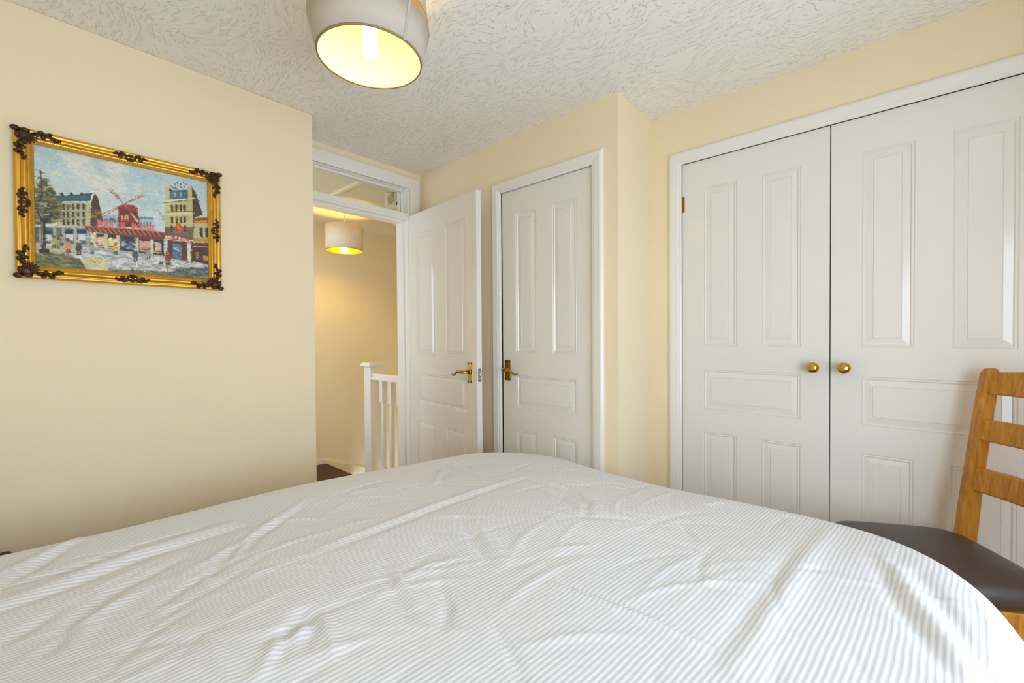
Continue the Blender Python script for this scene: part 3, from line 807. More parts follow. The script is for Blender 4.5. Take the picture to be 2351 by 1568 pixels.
('p',(146,62,42),8,[(0.424,0.578),(0.43,0.606),(0.463,0.634),(0.513,0.639),(0.542,0.612),(0.54,0.573),(0.484,0.577),(0.433,0.572)]),
('l',(214,150,120),0.007,[(0.43,0.603),(0.463,0.63),(0.509,0.635)]),
('l',(70,26,20),0.007,[(0.431,0.571),(0.484,0.574),(0.54,0.571)]),
('l',(226,190,150),0.0105,[(0.449,0.521),(0.449,0.481)]),
('l',(226,190,150),0.0105,[(0.468,0.527),(0.468,0.486)]),
('l',(226,190,150),0.0105,[(0.483,0.531),(0.483,0.49)]),
('l',(180,92,64),0.007,[(0.435,0.471),(0.545,0.494)]),
('l',(222,206,196),0.0151,[(0.423,0.687),(0.385,0.744)]),
('l',(150,72,66),0.0047,[(0.462,0.629),(0.39,0.754)]),
('l',(168,96,90),0.0047,[(0.462,0.629),(0.379,0.734)]),
('l',(222,206,196),0.0151,[(0.519,0.689),(0.579,0.751)]),
('l',(150,72,66),0.0047,[(0.462,0.629),(0.583,0.743)]),
('l',(168,96,90),0.0047,[(0.462,0.629),(0.574,0.759)]),
('l',(222,206,196),0.0151,[(0.401,0.562),(0.343,0.496)]),
('l',(150,72,66),0.0047,[(0.462,0.629),(0.346,0.487)]),
('l',(168,96,90),0.0047,[(0.462,0.629),(0.339,0.506)]),
('l',(222,206,196),0.0151,[(0.5,0.559),(0.539,0.489)]),
('l',(150,72,66),0.0047,[(0.462,0.629),(0.545,0.497)]),
('l',(168,96,90),0.0047,[(0.462,0.629),(0.534,0.48)]),
('t',(214,112,98),(0.0105,'MOULIN',0.0535),[(0.309,0.397),(0.466,0.406)]),
('t',(214,112,98),(0.0105,'ROUGE',0.0488),[(0.503,0.412),(0.651,0.422)]),
('p',(204,190,132),8,[(0.71,0.723),(0.891,0.804),(0.902,0.384),(0.708,0.384)]),
('p',(118,104,76),18,[(0.708,0.475),(0.897,0.515),(0.902,0.384),(0.708,0.384)]),
('p',(196,186,140),8,[(0.711,0.86),(0.74,0.87),(0.741,0.744),(0.715,0.731)]),
('p',(198,186,140),8,[(0.859,0.916),(0.891,0.926),(0.894,0.808),(0.861,0.795)]),
('p',(80,114,126),8,[(0.74,0.834),(0.861,0.881),(0.861,0.795),(0.74,0.749)]),
('l',(190,196,190),0.007,[(0.775,0.824),(0.775,0.783)]),
('l',(190,196,190),0.007,[(0.815,0.841),(0.815,0.799)]),
('p',(54,48,40),8,[(0.74,0.87),(0.759,0.84),(0.741,0.828)]),
('p',(74,64,48),8,[(0.889,0.925),(0.924,0.845),(0.962,0.653),(0.907,0.615),(0.899,0.381)]),
('l',(232,224,184),0.0105,[(0.7,0.72),(0.902,0.807)]),
('l',(232,224,184),0.0093,[(0.703,0.598),(0.904,0.658)]),
('l',(84,76,56),0.0047,[(0.702,0.706),(0.899,0.791)]),
('l',(58,48,38),0.0163,[(0.755,0.694),(0.755,0.644)]),
('l',(58,48,38),0.0163,[(0.784,0.702),(0.784,0.653)]),
('l',(58,48,38),0.0163,[(0.813,0.711),(0.813,0.661)]),
('l',(58,48,38),0.0163,[(0.839,0.718),(0.839,0.668)]),
('l',(58,48,38),0.0163,[(0.755,0.578),(0.754,0.528)]),
('l',(58,48,38),0.0163,[(0.784,0.585),(0.784,0.536)]),
('l',(58,48,38),0.0163,[(0.813,0.593),(0.813,0.543)]),
('l',(58,48,38),0.0163,[(0.839,0.6),(0.839,0.55)]),
('l',(58,48,38),0.0163,[(0.752,0.492),(0.752,0.442)]),
('l',(58,48,38),0.0163,[(0.839,0.513),(0.839,0.463)]),
('l',(96,88,66),0.007,[(0.715,0.621),(0.889,0.674)]),
('l',(196,120,60),0.007,[(0.768,0.694),(0.768,0.663)]),
('l',(196,120,60),0.007,[(0.799,0.703),(0.799,0.672)]),
('l',(196,120,60),0.007,[(0.827,0.711),(0.827,0.679)]),
('e',(206,84,40),0,[(0.797,0.486),(0.0226,0.0465)]),
('l',(120,40,26),0.0047,[(0.774,0.447),(0.798,0.469),(0.821,0.455)]),
('l',(230,170,90),0.007,[(0.79,0.507),(0.803,0.473)]),
('l',(58,58,60),0.0081,[(0.747,0.889),(0.752,0.881)]),
('l',(58,58,60),0.0081,[(0.759,0.881),(0.763,0.872)]),
('l',(58,58,60),0.0081,[(0.775,0.913),(0.779,0.905)]),
('l',(58,58,60),0.0081,[(0.791,0.933),(0.796,0.925)]),
('l',(58,58,60),0.0081,[(0.811,0.927),(0.816,0.919)]),
('l',(58,58,60),0.0081,[(0.831,0.944),(0.836,0.936)]),
('l',(58,58,60),0.0081,[(0.849,0.933),(0.854,0.924)]),
('l',(58,58,60),0.0081,[(0.775,0.878),(0.779,0.87)]),
('l',(58,58,60),0.0081,[(0.815,0.896),(0.82,0.888)]),
('l',(58,58,60),0.0081,[(0.839,0.907),(0.844,0.898)]),
('p',(196,146,52),8,[(0.902,0.609),(1.0,0.645),(1.0,0.572),(0.902,0.554)]),
('l',(120,62,30),0.0209,[(0.914,0.595),(1.0,0.624)]),
('p',(192,186,146),8,[(0.901,0.554),(1.0,0.575),(1.0,0.416),(0.894,0.406)]),
('p',(196,150,50),8,[(0.894,0.406),(1.0,0.421),(1.0,0.38),(0.891,0.364)]),
('l',(50,46,40),0.0233,[(0.952,0.511),(0.952,0.434)]),
('l',(50,46,40),0.0233,[(0.99,0.52),(0.99,0.442)]),
('p',(66,44,32),8,[(0.891,0.359),(1.0,0.375),(1.0,0.148),(0.885,0.172)]),
('p',(104,60,38),8,[(0.891,0.359),(1.0,0.375),(1.0,0.336),(0.891,0.323)]),
('l',(214,206,178),0.007,[(0.891,0.321),(1.0,0.331)]),
('p',(160,104,60),8,[(0.91,0.269),(0.928,0.27),(0.928,0.195),(0.91,0.197)]),
('p',(190,140,66),8,[(0.961,0.24),(0.998,0.239),(0.998,0.188),(0.961,0.191)]),
('p',(96,54,38),8,[(0.71,0.352),(0.891,0.356),(0.889,0.16),(0.711,0.183)]),
('p',(96,126,146),8,[(0.755,0.323),(0.815,0.323),(0.815,0.18),(0.755,0.189)]),
('d',[(190,206,212),(60,80,110)],(16,0.014,1),[(0.76,0.301),(0.811,0.304),(0.81,0.193),(0.76,0.196)]),
('l',(214,212,200),0.0279,[(0.71,0.347),(0.709,0.254)]),
('l',(220,218,206),0.0302,[(0.864,0.338),(0.865,0.177)]),
('p',(146,54,46),8,[(0.702,0.399),(0.787,0.414),(0.889,0.369),(0.886,0.338),(0.79,0.365),(0.703,0.361)]),
('t',(232,196,186),(0.0058,'MOULIN',0.0256),[(0.708,0.364),(0.784,0.376)]),
('t',(232,196,186),(0.0058,'ROUGE',0.0256),[(0.794,0.371),(0.882,0.347)]),
('d',[(52,56,30),(84,84,42),(120,112,58),(150,142,84),(40,44,26)],(420,0.0151,1.5),[(0.003,0.618),(0.049,0.738),(0.096,0.626),(0.132,0.485),(0.113,0.383),(0.002,0.338)]),
('d',[(74,80,48),(110,108,66)],(90,0.0093,1.5),[(0.003,0.786),(0.043,0.811),(0.084,0.686),(0.132,0.572),(0.144,0.401),(0.002,0.343)]),
('l',(46,40,26),0.0256,[(0.039,0.385),(0.041,0.13)]),
('l',(150,140,92),0.007,[(0.035,0.373),(0.035,0.182)]),
('l',(46,40,26),0.0105,[(0.042,0.354),(0.083,0.45)]),
('l',(46,40,26),0.0093,[(0.039,0.374),(0.013,0.452)]),
('l',(46,42,30),0.0047,[(0.039,0.544),(0.034,0.797)]),
('l',(46,40,30),0.0349,[(0.029,0.125),(0.054,0.13)]),
('l',(50,44,44),0.0085,[(0.153,0.18),(0.153,0.138)]),
('l',(50,44,44),0.0085,[(0.164,0.182),(0.165,0.141)]),
('p',(206,118,112),22,[(0.15,0.232),(0.168,0.236),(0.176,0.194),(0.17,0.17),(0.146,0.165),(0.142,0.191)]),
('l',(90,60,50),0.0195,[(0.159,0.248),(0.159,0.241)]),
('l',(103,59,56),0.0061,[(0.149,0.136),(0.168,0.137)]),
('l',(50,44,44),0.009,[(0.207,0.172),(0.207,0.128)]),
('l',(50,44,44),0.009,[(0.219,0.175),(0.22,0.131)]),
('p',(44,72,56),22,[(0.203,0.227),(0.223,0.232),(0.231,0.187),(0.226,0.161),(0.199,0.156),(0.195,0.184)]),
('l',(200,180,160),0.0205,[(0.213,0.244),(0.214,0.237)]),
('l',(22,36,28),0.0064,[(0.203,0.125),(0.223,0.127)]),
('l',(50,44,44),0.0069,[(0.277,0.182),(0.276,0.147)]),
('l',(50,44,44),0.0069,[(0.286,0.183),(0.287,0.149)]),
('p',(130,138,142),22,[(0.273,0.225),(0.289,0.228),(0.296,0.193),(0.291,0.173),(0.27,0.169),(0.267,0.191)]),
('l',(90,60,50),0.0158,[(0.281,0.238),(0.282,0.232)]),
('l',(65,69,71),0.0049,[(0.273,0.145),(0.289,0.146)]),
('l',(50,44,44),0.0073,[(0.405,0.2),(0.404,0.162)]),
('l',(50,44,44),0.0073,[(0.416,0.202),(0.416,0.164)]),
('p',(206,176,78),22,[(0.401,0.247),(0.419,0.25),(0.426,0.212),(0.421,0.19),(0.398,0.186),(0.394,0.21)]),
('l',(90,60,50),0.0167,[(0.41,0.261),(0.411,0.255)]),
('l',(103,88,39),0.0052,[(0.401,0.159),(0.419,0.161)]),
('l',(50,44,44),0.0081,[(0.517,0.156),(0.516,0.113)]),
('l',(50,44,44),0.0081,[(0.53,0.158),(0.53,0.116)]),
('p',(86,80,82),22,[(0.513,0.209),(0.533,0.214),(0.542,0.17),(0.536,0.145),(0.509,0.14),(0.504,0.168)]),
('l',(220,210,200),0.0186,[(0.523,0.226),(0.524,0.219)]),
('l',(43,40,41),0.0058,[(0.513,0.11),(0.533,0.111)]),
('l',(50,44,44),0.0069,[(0.596,0.189),(0.595,0.152)]),
('l',(50,44,44),0.0069,[(0.607,0.191),(0.607,0.155)]),
('p',(150,156,150),22,[(0.592,0.235),(0.61,0.239),(0.618,0.202),(0.612,0.18),(0.588,0.176),(0.585,0.199)]),
('l',(90,60,50),0.0158,[(0.601,0.249),(0.602,0.244)]),
('l',(75,78,75),0.0049,[(0.592,0.15),(0.61,0.151)]),
('l',(50,44,44),0.0065,[(0.676,0.15),(0.676,0.115)]),
('l',(50,44,44),0.0065,[(0.687,0.152),(0.688,0.117)]),
('p',(196,196,188),22,[(0.673,0.194),(0.69,0.197),(0.698,0.162),(0.693,0.141),(0.669,0.137),(0.665,0.16)]),
('l',(90,60,50),0.0149,[(0.681,0.208),(0.682,0.202)]),
('l',(98,98,94),0.0047,[(0.673,0.112),(0.69,0.113)]),
('l',(50,44,44),0.0081,[(0.717,0.157),(0.716,0.112)]),
('l',(50,44,44),0.0081,[(0.731,0.159),(0.731,0.115)]),
('p',(140,70,40),22,[(0.713,0.213),(0.734,0.217),(0.744,0.172),(0.738,0.146),(0.708,0.14),(0.703,0.169)]),
('l',(200,110,80),0.0186,[(0.723,0.229),(0.724,0.222)]),
('l',(70,35,20),0.0058,[(0.712,0.109),(0.734,0.111)]),
('l',(50,44,44),0.0073,[(0.086,0.201),(0.085,0.166)]),
('l',(50,44,44),0.0073,[(0.095,0.203),(0.095,0.169)]),
('p',(176,172,92),22,[(0.082,0.245),(0.098,0.249),(0.104,0.213),(0.1,0.193),(0.079,0.188),(0.076,0.211)]),
('l',(90,60,50),0.0167,[(0.09,0.259),(0.091,0.253)]),
('l',(88,86,46),0.0052,[(0.082,0.164),(0.097,0.165)]),
('l',(50,44,44),0.0065,[(0.106,0.195),(0.106,0.164)]),
('l',(50,44,44),0.0065,[(0.115,0.197),(0.115,0.166)]),
('p',(150,152,70),22,[(0.104,0.235),(0.117,0.238),(0.123,0.206),(0.119,0.188),(0.101,0.184),(0.098,0.204)]),
('l',(90,60,50),0.0149,[(0.11,0.247),(0.111,0.241)]),
('l',(75,76,35),0.0047,[(0.103,0.162),(0.117,0.163)]),
('l',(50,44,44),0.0065,[(0.124,0.225),(0.123,0.194)]),
('l',(50,44,44),0.0065,[(0.132,0.227),(0.133,0.196)]),
('p',(150,140,120),22,[(0.121,0.265),(0.135,0.268),(0.141,0.236),(0.137,0.218),(0.118,0.214),(0.115,0.234)]),
('l',(90,60,50),0.0149,[(0.128,0.277),(0.129,0.272)]),
('l',(75,70,60),0.0047,[(0.121,0.192),(0.135,0.193)]),
('l',(200,96,70),0.0093,[(0.716,0.101),(0.719,0.046)]),
('l',(206,90,76),0.0093,[(0.155,0.131),(0.161,0.089)]),
('l',(230,228,220),0.0093,[(0.527,0.116),(0.53,0.075)]),
]

FONT = {'M': [[(0, 0), (.1, 1), (.5, .35), (.9, 1), (1, 0)]], 'O': [[(.5, 0), (.1, .25), (.1, .75), (.5, 1), (.9, .75), (.9, .25), (.5, 0)]], 'U': [[(.1, 1), (.1, .2), (.5, 0), (.9, .2), (.9, 1)]], 'L': [[(.15, 1), (.15, 0), (.85, 0)]], 'I': [[(.5, 1), (.5, 0)]], 'N': [[(.1, 0), (.1, 1), (.9, 0), (.9, 1)]], 'R': [[(.1, 0), (.1, 1), (.8, .95), (.85, .6), (.1, .5), (.9, 0)]], 'G': [[(.9, .85), (.5, 1), (.1, .7), (.1, .25), (.5, 0), (.9, .2), (.9, .5), (.55, .5)]], 'E': [[(.9, 1), (.1, 1), (.1, 0), (.9, 0)], [(.1, .5), (.7, .5)]]}
rng = np.random.default_rng(5)
asp = (Y1 - Y0 - 2 * fwid) / (Z1 - Z0 - 2 * fwid)
SS, TT = np.meshgrid((np.arange(CW) + .5) / CW, (np.arange(CH) + .5) / CH)
IMG = np.zeros((CH, CW, 3))
cl = lambda c: np.array(c, float)
nz = np.zeros((CH, CW))
for k in (4, 9, 20):
    g = rng.normal(size=(k + 2, int(k * 1.4) + 2)); yi = TT * k; xi = SS * k * 1.4
    y0_, x0_ = yi.astype(int), xi.astype(int); fy, fx = yi - y0_, xi - x0_
    fy, fx = fy * fy * (3 - 2 * fy), fx * fx * (3 - 2 * fx)
    nz += (g[y0_, x0_] * (1 - fx) * (1 - fy) + g[y0_, x0_ + 1] * fx * (1 - fy) + g[y0_ + 1, x0_] * (1 - fx) * fy + g[y0_ + 1, x0_ + 1] * fx * fy) / (k / 4 + .6)
IMG[:] = cl((196, 210, 210)) + (nz[..., None] * 7) + (0.75 - TT[..., None]) * cl((30, 16, 4))
def inside(pts):
    m_ = np.zeros((CH, CW), bool); n = len(pts)
    for i in range(n):
        (xa, ya), (xb, yb) = pts[i], pts[i - 1]
        if ya == yb: continue
        m_ ^= ((ya > TT) != (yb > TT)) & (SS < (xb - xa) * (TT - ya) / (yb - ya) + xa)
    return m_
def seg(a, b, wd, c, op_=1.0):
    bx0, bx1 = min(a[0], b[0]) - wd, max(a[0], b[0]) + wd; by0, by1 = min(a[1], b[1]) - wd, max(a[1], b[1]) + wd
    i0, i1 = max(0, int(bx0 * CW) - 1), min(CW, int(bx1 * CW) + 2); k0, k1 = max(0, int(by0 * CH) - 1), min(CH, int(by1 * CH) + 2)
    if i1 <= i0 or k1 <= k0: return
    X, Y = SS[k0:k1, i0:i1] * asp, TT[k0:k1, i0:i1]
    ax, ay, dx, dy = a[0] * asp, a[1], (b[0] - a[0]) * asp, b[1] - a[1]
    t = np.clip(((X - ax) * dx + (Y - ay) * dy) / (dx * dx + dy * dy + 1e-12), 0, 1)
    d = np.hypot(X - ax - t * dx, Y - ay - t * dy)
    al = np.clip((wd / 2 - d) * CH + 0.6, 0, 1)[..., None] * op_
    IMG[k0:k1, i0:i1] = IMG[k0:k1, i0:i1] * (1 - al) + (cl(c) + rng.normal(0, 5)) * al
for PASS, op, c, par, pts in [(0, *o) for o in PAINT] + [(1, 'brush', 0, 0, 0)] + [(1, *o) for o in PAINT if o[0] == 't']:
    if op == 'p':
        m_ = inside(pts); IMG[m_] = cl(c) + (nz[m_][:, None] * 0.9 + rng.normal(size=(m_.sum(), 1)) * 0.55) * par
    elif op == 'l':
        for a, b in zip(pts, pts[1:]): seg(a, b, par, c)
    elif op == 'e':
        (ex, ey), (ra, rb) = pts; m_ = ((SS - ex) / ra) ** 2 + ((TT - ey) / rb) ** 2 < 1; IMG[m_] = cl(c) + rng.normal(size=(m_.sum(), 1)) * 8
    elif op == 'd':
        n, size, ar = par; m_ = inside(pts); idx = np.argwhere(m_)
        if not len(idx): continue
        for q in idx[rng.integers(0, len(idx), n)]:
            s_, t_ = (q[1] + .5) / CW, (q[0] + .5) / CH; an = rng.normal(0, 0.35); ln = size * ar * rng.uniform(.4, 1.0) / 2
            seg((s_ - ln * math.cos(an) / asp, t_ - ln * math.sin(an)), (s_ + ln * math.cos(an) / asp, t_ + ln * math.sin(an)), size * rng.uniform(.5, 1.0), c[rng.integers(len(c))], 0.32 if size > 0.025 else 0.75)
    elif op == 'brush':
        for k in range(5200):                       # short visible brush marks over everything
            s_, t_ = rng.random(2); c_ = IMG[min(CH - 1, int(t_ * CH)), min(CW - 1, int(s_ * CW))].copy() + rng.normal(0, 11); an = rng.normal(0.25, 0.7); ln = rng.uniform(.004, .013)
            seg((s_ - ln * math.cos(an) / asp, t_ - ln * math.sin(an)), (s_ + ln * math.cos(an) / asp, t_ + ln * math.sin(an)), rng.uniform(.005, .010), c_, 0.5)
    elif op == 't' and PASS:
        wd, txt, hg = par; a, b = pts; n = len(txt)
        for i, ch in enumerate(txt):
            for st_ in FONT[ch]:
                P_ = [(a[0] + (b[0] - a[0]) * (i + 0.12 + 0.74 * x) / n, a[1] + (b[1] - a[1]) * (i + x) / n + hg * y) for x, y in st_]
                for p, q in zip(P_, P_[1:]): seg(p, q, wd, c)
IMG = np.clip(IMG + rng.normal(size=(CH, CW, 1)) * 4, 0, 255) / 255
LIN = np.where(IMG <= 0.04045, IMG / 12.92, ((IMG + 0.055) / 1.055) ** 2.4)
cy0, cy1, cz0, cz1 = -(hw - fwid + 0.002), hw - fwid + 0.002, fwid - 0.002, hh - fwid + 0.002
vx = 0.0085 + (nz * 0.00018) + (IMG.mean(-1) - .5) * 0.0005
co = np.stack([vx, cy0 + SS * (cy1 - cy0), cz0 + TT * (cz1 - cz0)], -1).reshape(-1, 3)
ii = np.arange(CW * CH).reshape(CH, CW)
q = np.stack([ii[:-1, :-1], ii[:-1, 1:], ii[1:, 1:], ii[1:, :-1]], -1).reshape(-1, 4)
me = bpy.data.meshes.new('canvas')
me.vertices.add(len(co)); me.vertices.foreach_set('co', co.ravel())
me.loops.add(q.size); me.loops.foreach_set('vertex_index', q.ravel().astype(np.int32))
me.polygons.add(len(q)); me.polygons.foreach_set('loop_start', np.arange(0, q.size, 4, dtype=np.int32))
me.update(calc_edges=True)
at = me.color_attributes.new('paint', 'FLOAT_COLOR', 'POINT')
at.data.foreach_set('color', np.concatenate([LIN.reshape(-1, 3), np.ones((CW * CH, 1))], 1).ravel().astype(np.float32))
for p in me.polygons: p.use_smooth = True
PM = mat('oil_paint', (200, 200, 200), 0.45); t = NT(PM); an_ = t.n('ShaderNodeAttribute', attribute_name='paint'); t.l(an_.outputs['Color'], t.b.inputs['Base Color'])
tag(link('canvas', me, PM, FP), 'oil canvas with a red windmill, awnings, street figures and a tree')
boxobj('backing', (0.001, 0.005, -hw + 0.01, hw - 0.01, 0.01, hh - 0.01), DWOOD, FP)

# ------------------------------------------------------------------ bed and duvet
ROT = 0.0908
BU0, BU1, BV1, BZT, BRC, BR = -1.68, -0.03, 1.5705, 0.682, 0.3545, 0.1244
cR, sR = math.cos(ROT), math.sin(ROT)
WRINKLES = [
(-0.009,0.016,[(-1.498,-0.199),(-1.555,-0.154),(-1.665,-0.096)]),
(0.007,0.022,[(-1.571,-0.209),(-1.624,-0.151),(-1.708,-0.088)]),
(-0.009,0.015,[(-1.485,-0.198),(-1.499,-0.095),(-1.546,0.028),(-1.552,0.176)]),
(0.008,0.03,[(-1.405,-0.188),(-1.44,-0.091),(-1.485,0.027),(-1.511,0.236)]),
(-0.006,0.016,[(-1.365,-0.182),(-1.392,-0.088),(-1.445,0.034),(-1.463,0.245)]),
(-0.007,0.018,[(-1.136,-0.093),(-1.22,-0.069),(-1.3,-0.015),(-1.361,0.108)]),
(0.005,0.026,[(-1.113,-0.068),(-1.214,-0.037),(-1.287,0.04)]),
(-0.005,0.016,[(-1.217,-0.164),(-1.256,-0.126),(-1.304,-0.092)]),
(-0.005,0.014,[(-1.146,0.035),(-1.203,0.104),(-1.259,0.233)]),
(0.004,0.014,[(-1.162,0.381),(-1.203,0.719),(-1.245,1.212)]),
(-0.005,0.014,[(-1.129,0.381),(-1.167,0.705),(-1.209,1.188)]),
(0.008,0.016,[(-0.859,0.256),(-0.85,0.209),(-0.797,0.169)]),
(-0.009,0.016,[(-0.911,0.264),(-0.863,0.227),(-0.816,0.2)]),
(-0.007,0.014,[(-0.912,0.272),(-0.854,0.27),(-0.815,0.246)]),
(0.006,0.012,[(-0.884,0.293),(-0.807,0.286),(-0.749,0.272)]),
(0.006,0.03,[(-0.269,0.765),(-0.274,0.995),(-0.281,1.355),(-0.28,1.502)]),
(-0.003,0.026,[(-0.299,0.748),(-0.309,1.001),(-0.313,1.321)]),
(-0.007,0.02,[(-0.16,1.349),(-0.101,1.181),(-0.056,1.075),(-0.02,0.992)]),
(0.008,0.022,[(-0.136,1.383),(-0.078,1.222),(-0.03,1.108),(0.003,1.016)]),
(-0.007,0.018,[(-0.082,1.35),(-0.02,1.186),(0.017,1.042)]),
(-0.007,0.014,[(-1.191,1.207),(-1.017,1.214),(-0.875,1.157),(-0.808,1.057)]),
(0.006,0.012,[(-1.185,1.251),(-0.97,1.231),(-0.842,1.165)]),
(-0.006,0.012,[(-1.111,1.149),(-0.973,1.138),(-0.872,1.084)]),
(-0.008,0.01,[(-1.707,1.092),(-1.607,1.097),(-1.5,1.046)]),
(0.007,0.01,[(-1.691,1.13),(-1.576,1.148),(-1.4,1.108)]),
(-0.006,0.009,[(-1.667,1.175),(-1.538,1.168),(-1.461,1.086)]),
(0.006,0.01,[(-1.539,1.006),(-1.414,0.904)]),
(-0.005,0.01,[(-1.499,1.005),(-1.376,0.908)]),
(0.005,0.014,[(-1.009,0.781),(-0.873,0.734),(-0.785,0.701)]),
(-0.005,0.012,[(-1.07,0.76),(-0.925,0.715),(-0.814,0.67)]),
(-0.005,0.012,[(-1.016,0.619),(-0.865,0.588)]),
(0.004,0.012,[(-0.943,0.479),(-0.785,0.456)]),
(-0.005,0.014,[(-0.976,0.472),(-0.861,0.441),(-0.773,0.429)]),
(-0.004,0.01,[(-0.637,0.534),(-0.563,0.512),(-0.5,0.484)]),
(0.004,0.01,[(-0.642,0.719),(-0.439,0.762),(-0.268,0.781)]),
(-0.003,0.008,[(-0.641,0.732),(-0.43,0.781)]),
(-0.006,0.014,[(-1.284,0.237),(-1.361,0.294),(-1.474,0.431)]),
(0.005,0.016,[(-1.269,0.11),(-1.365,0.253),(-1.54,0.465)]),
(-0.004,0.01,[(-0.872,0.186),(-0.891,0.266),(-0.881,0.376)]),
(-0.005,0.012,[(-0.981,-0.016),(-1.048,0.031),(-1.085,0.1)]),
(0.005,0.01,[(-0.606,1.52),(-0.568,1.532),(-0.533,1.514)]),
(-0.005,0.01,[(-0.601,1.47),(-0.56,1.475)]),
(0.005,0.01,[(-0.43,1.559),(-0.369,1.556)]),
(-0.006,0.012,[(-0.819,0.532),(-0.741,0.503),(-0.692,0.459)]),
(-0.004,0.008,[(-0.602,1.249),(-0.517,1.178)]),
(0.009,0.012,[(0.022,1.297),(0.035,1.177),(0.037,1.052)]),
(-0.009,0.014,[(0.036,1.312),(0.045,1.187),(0.047,1.064)]),
(-0.006,0.014,[(-1.226,0.155),(-1.29,0.2),(-1.395,0.258)]),
]

U = np.concatenate([np.linspace(BU0 - 0.46, BU0 - 0.2, 24)[:-1], np.linspace(BU0 - 0.2, BU1 + 0.2, 270), np.linspace(BU1 + 0.2, BU1 + 0.42, 22)[1:]])
V = np.concatenate([np.linspace(-0.60, BV1 + 0.2, 290), np.linspace(BV1 + 0.2, BV1 + 0.46, 24)[1:]])
UU, VV = np.meshgrid(U, V)
def drape(UU, VV):
    cu = np.clip(UU, BU0 + BRC, BU1 - BRC); cv = np.minimum(VV, BV1 - BRC)
    du, dv = UU - cu, VV - cv
    L = np.hypot(du, dv) + 1e-9
    e = np.maximum(L - BRC, 0); nu, nv = du / L, dv / L
    a = np.minimum(e, BR * np.pi / 2); off = BR * np.sin(a / BR); drop = BR * (1 - np.cos(a / BR)) + np.maximum(e - BR * np.pi / 2, 0)
    hang = np.clip((e - 0.06) / 0.25, 0, 1)
    ang = np.arctan2(nv, nu)
    flute = hang * (0.014 * np.sin(ang * 9 + UU * 5) + 0.009 * np.sin(UU * 23 + VV * 19))
    push = np.clip((nu - 0.12) / 0.25, 0, 1) * np.clip((nv - 0.12) / 0.25, 0, 1)   # corner pressed in where the chair stands against it
    ins = np.minimum(L, BRC) + off + flute * (1 - push) - push * 0.10 * np.clip((e - 0.11) / 0.10, 0, 1)
    pu, pv = cu + nu * ins, cv + nv * ins
    qn = (pu - (BU0 + BU1) / 2) / ((BU1 - BU0) / 2)
    z = BZT - drop - 0.0033 * qn ** 2 - 0.0151 * np.where(pv > .6, (pv - .6) ** 2, 0)
    wt = np.clip((pv - .7) / (BV1 - .7), 0, 1.1) ** 2
    z = z + wt * (0.0366 * qn - 0.0255 * (1 - qn * qn))
    return pu, pv, z, e
pu, pv, zz, ee = drape(UU, VV)
dz = np.zeros_like(zz)
for amp, wid, pts in WRINKLES:
    best = np.full(zz.shape, 9.0); 
    tot = sum(math.dist(a, b) for a, b in zip(pts, pts[1:])); run = 0.0; along = np.zeros_like(zz)
    for a, b in zip(pts, pts[1:]):
        dx, dy = b[0] - a[0], b[1] - a[1]; l2 = dx * dx + dy * dy; t_ = np.clip(((pu - a[0]) * dx + (pv - a[1]) * dy) / l2, 0, 1)
        d = np.hypot(pu - a[0] - t_ * dx, pv - a[1] - t_ * dy); mk = d < best
        along = np.where(mk, (run + t_ * math.sqrt(l2)) / tot, along); best = np.minimum(best, d); run += math.sqrt(l2)
    dz += 1.15 * amp * np.exp(-(best / (0.8 * wid)) ** 2) * (0.35 + 0.65 * np.sin(np.pi * np.clip(along, 0.08, 0.92)))
rg = np.random.default_rng(11)
for k in range(60):                          # soft quilted undulation and small creases
    fx, fy = rg.normal(0, 7), rg.normal(0, 4.5); dz += 0.00075 * np.sin(fx * pu + fy * pv + rg.uniform(0, 6.28)) * (3.5 / (1 + 0.25 * math.hypot(fx, fy)))
for k in range(190):                         # short creases, mostly along the length
    a = rg.normal(0.0, 0.5) + (0.0 if rg.random() < .7 else 1.2); x, y = rg.uniform(-1.6, 0.0), rg.uniform(-0.1, 1.55); ln = rg.uniform(.04, .16); wd = rg.uniform(.005, .011)
    ca, sa_ = math.sin(a), math.cos(a); s1 = (pu - x) * ca + (pv - y) * sa_; s2 = (pu - x) * sa_ - (pv - y) * ca
    dz += rg.choice((-1, 1)) * rg.uniform(.0012, .0038) * np.exp(-(s1 / ln) ** 2 - ((s2 - 1.2 * s1 * s1) / wd) ** 2)
zz = zz + dz * np.clip(1 - (ee - 0.02) / 0.3, 0.15, 1)
zz = np.maximum(zz, 0.16)
X = pu * cR + pv * sR; Y = -pu * sR + pv * cR
OX, OY = -0.75, 0.55
co = np.stack([X - OX, Y - OY, zz], -1).reshape(-1, 3)
nr, nc = zz.shape; ii = np.arange(nr * nc).reshape(nr, nc)
q = np.stack([ii[:-1, :-1], ii[:-1, 1:], ii[1:, 1:], ii[1:, :-1]], -1).reshape(-1, 4)
me = bpy.data.meshes.new('duvet')
me.vertices.add(len(co)); me.vertices.foreach_set('co', co.ravel())
me.loops.add(q.size); me.loops.foreach_set('vertex_index', q.ravel().astype(np.int32))
me.polygons.add(len(q)); me.polygons.foreach_set('loop_start', np.arange(0, q.size, 4, dtype=np.int32))
me.update(calc_edges=True)
uv = me.uv_layers.new(name='weave'); uvs = np.stack([UU, VV], -1).reshape(-1, 2)[q.ravel()]
uv.data.foreach_set('uv', uvs.ravel().astype(np.float32))
for p in me.polygons: p.use_smooth = True
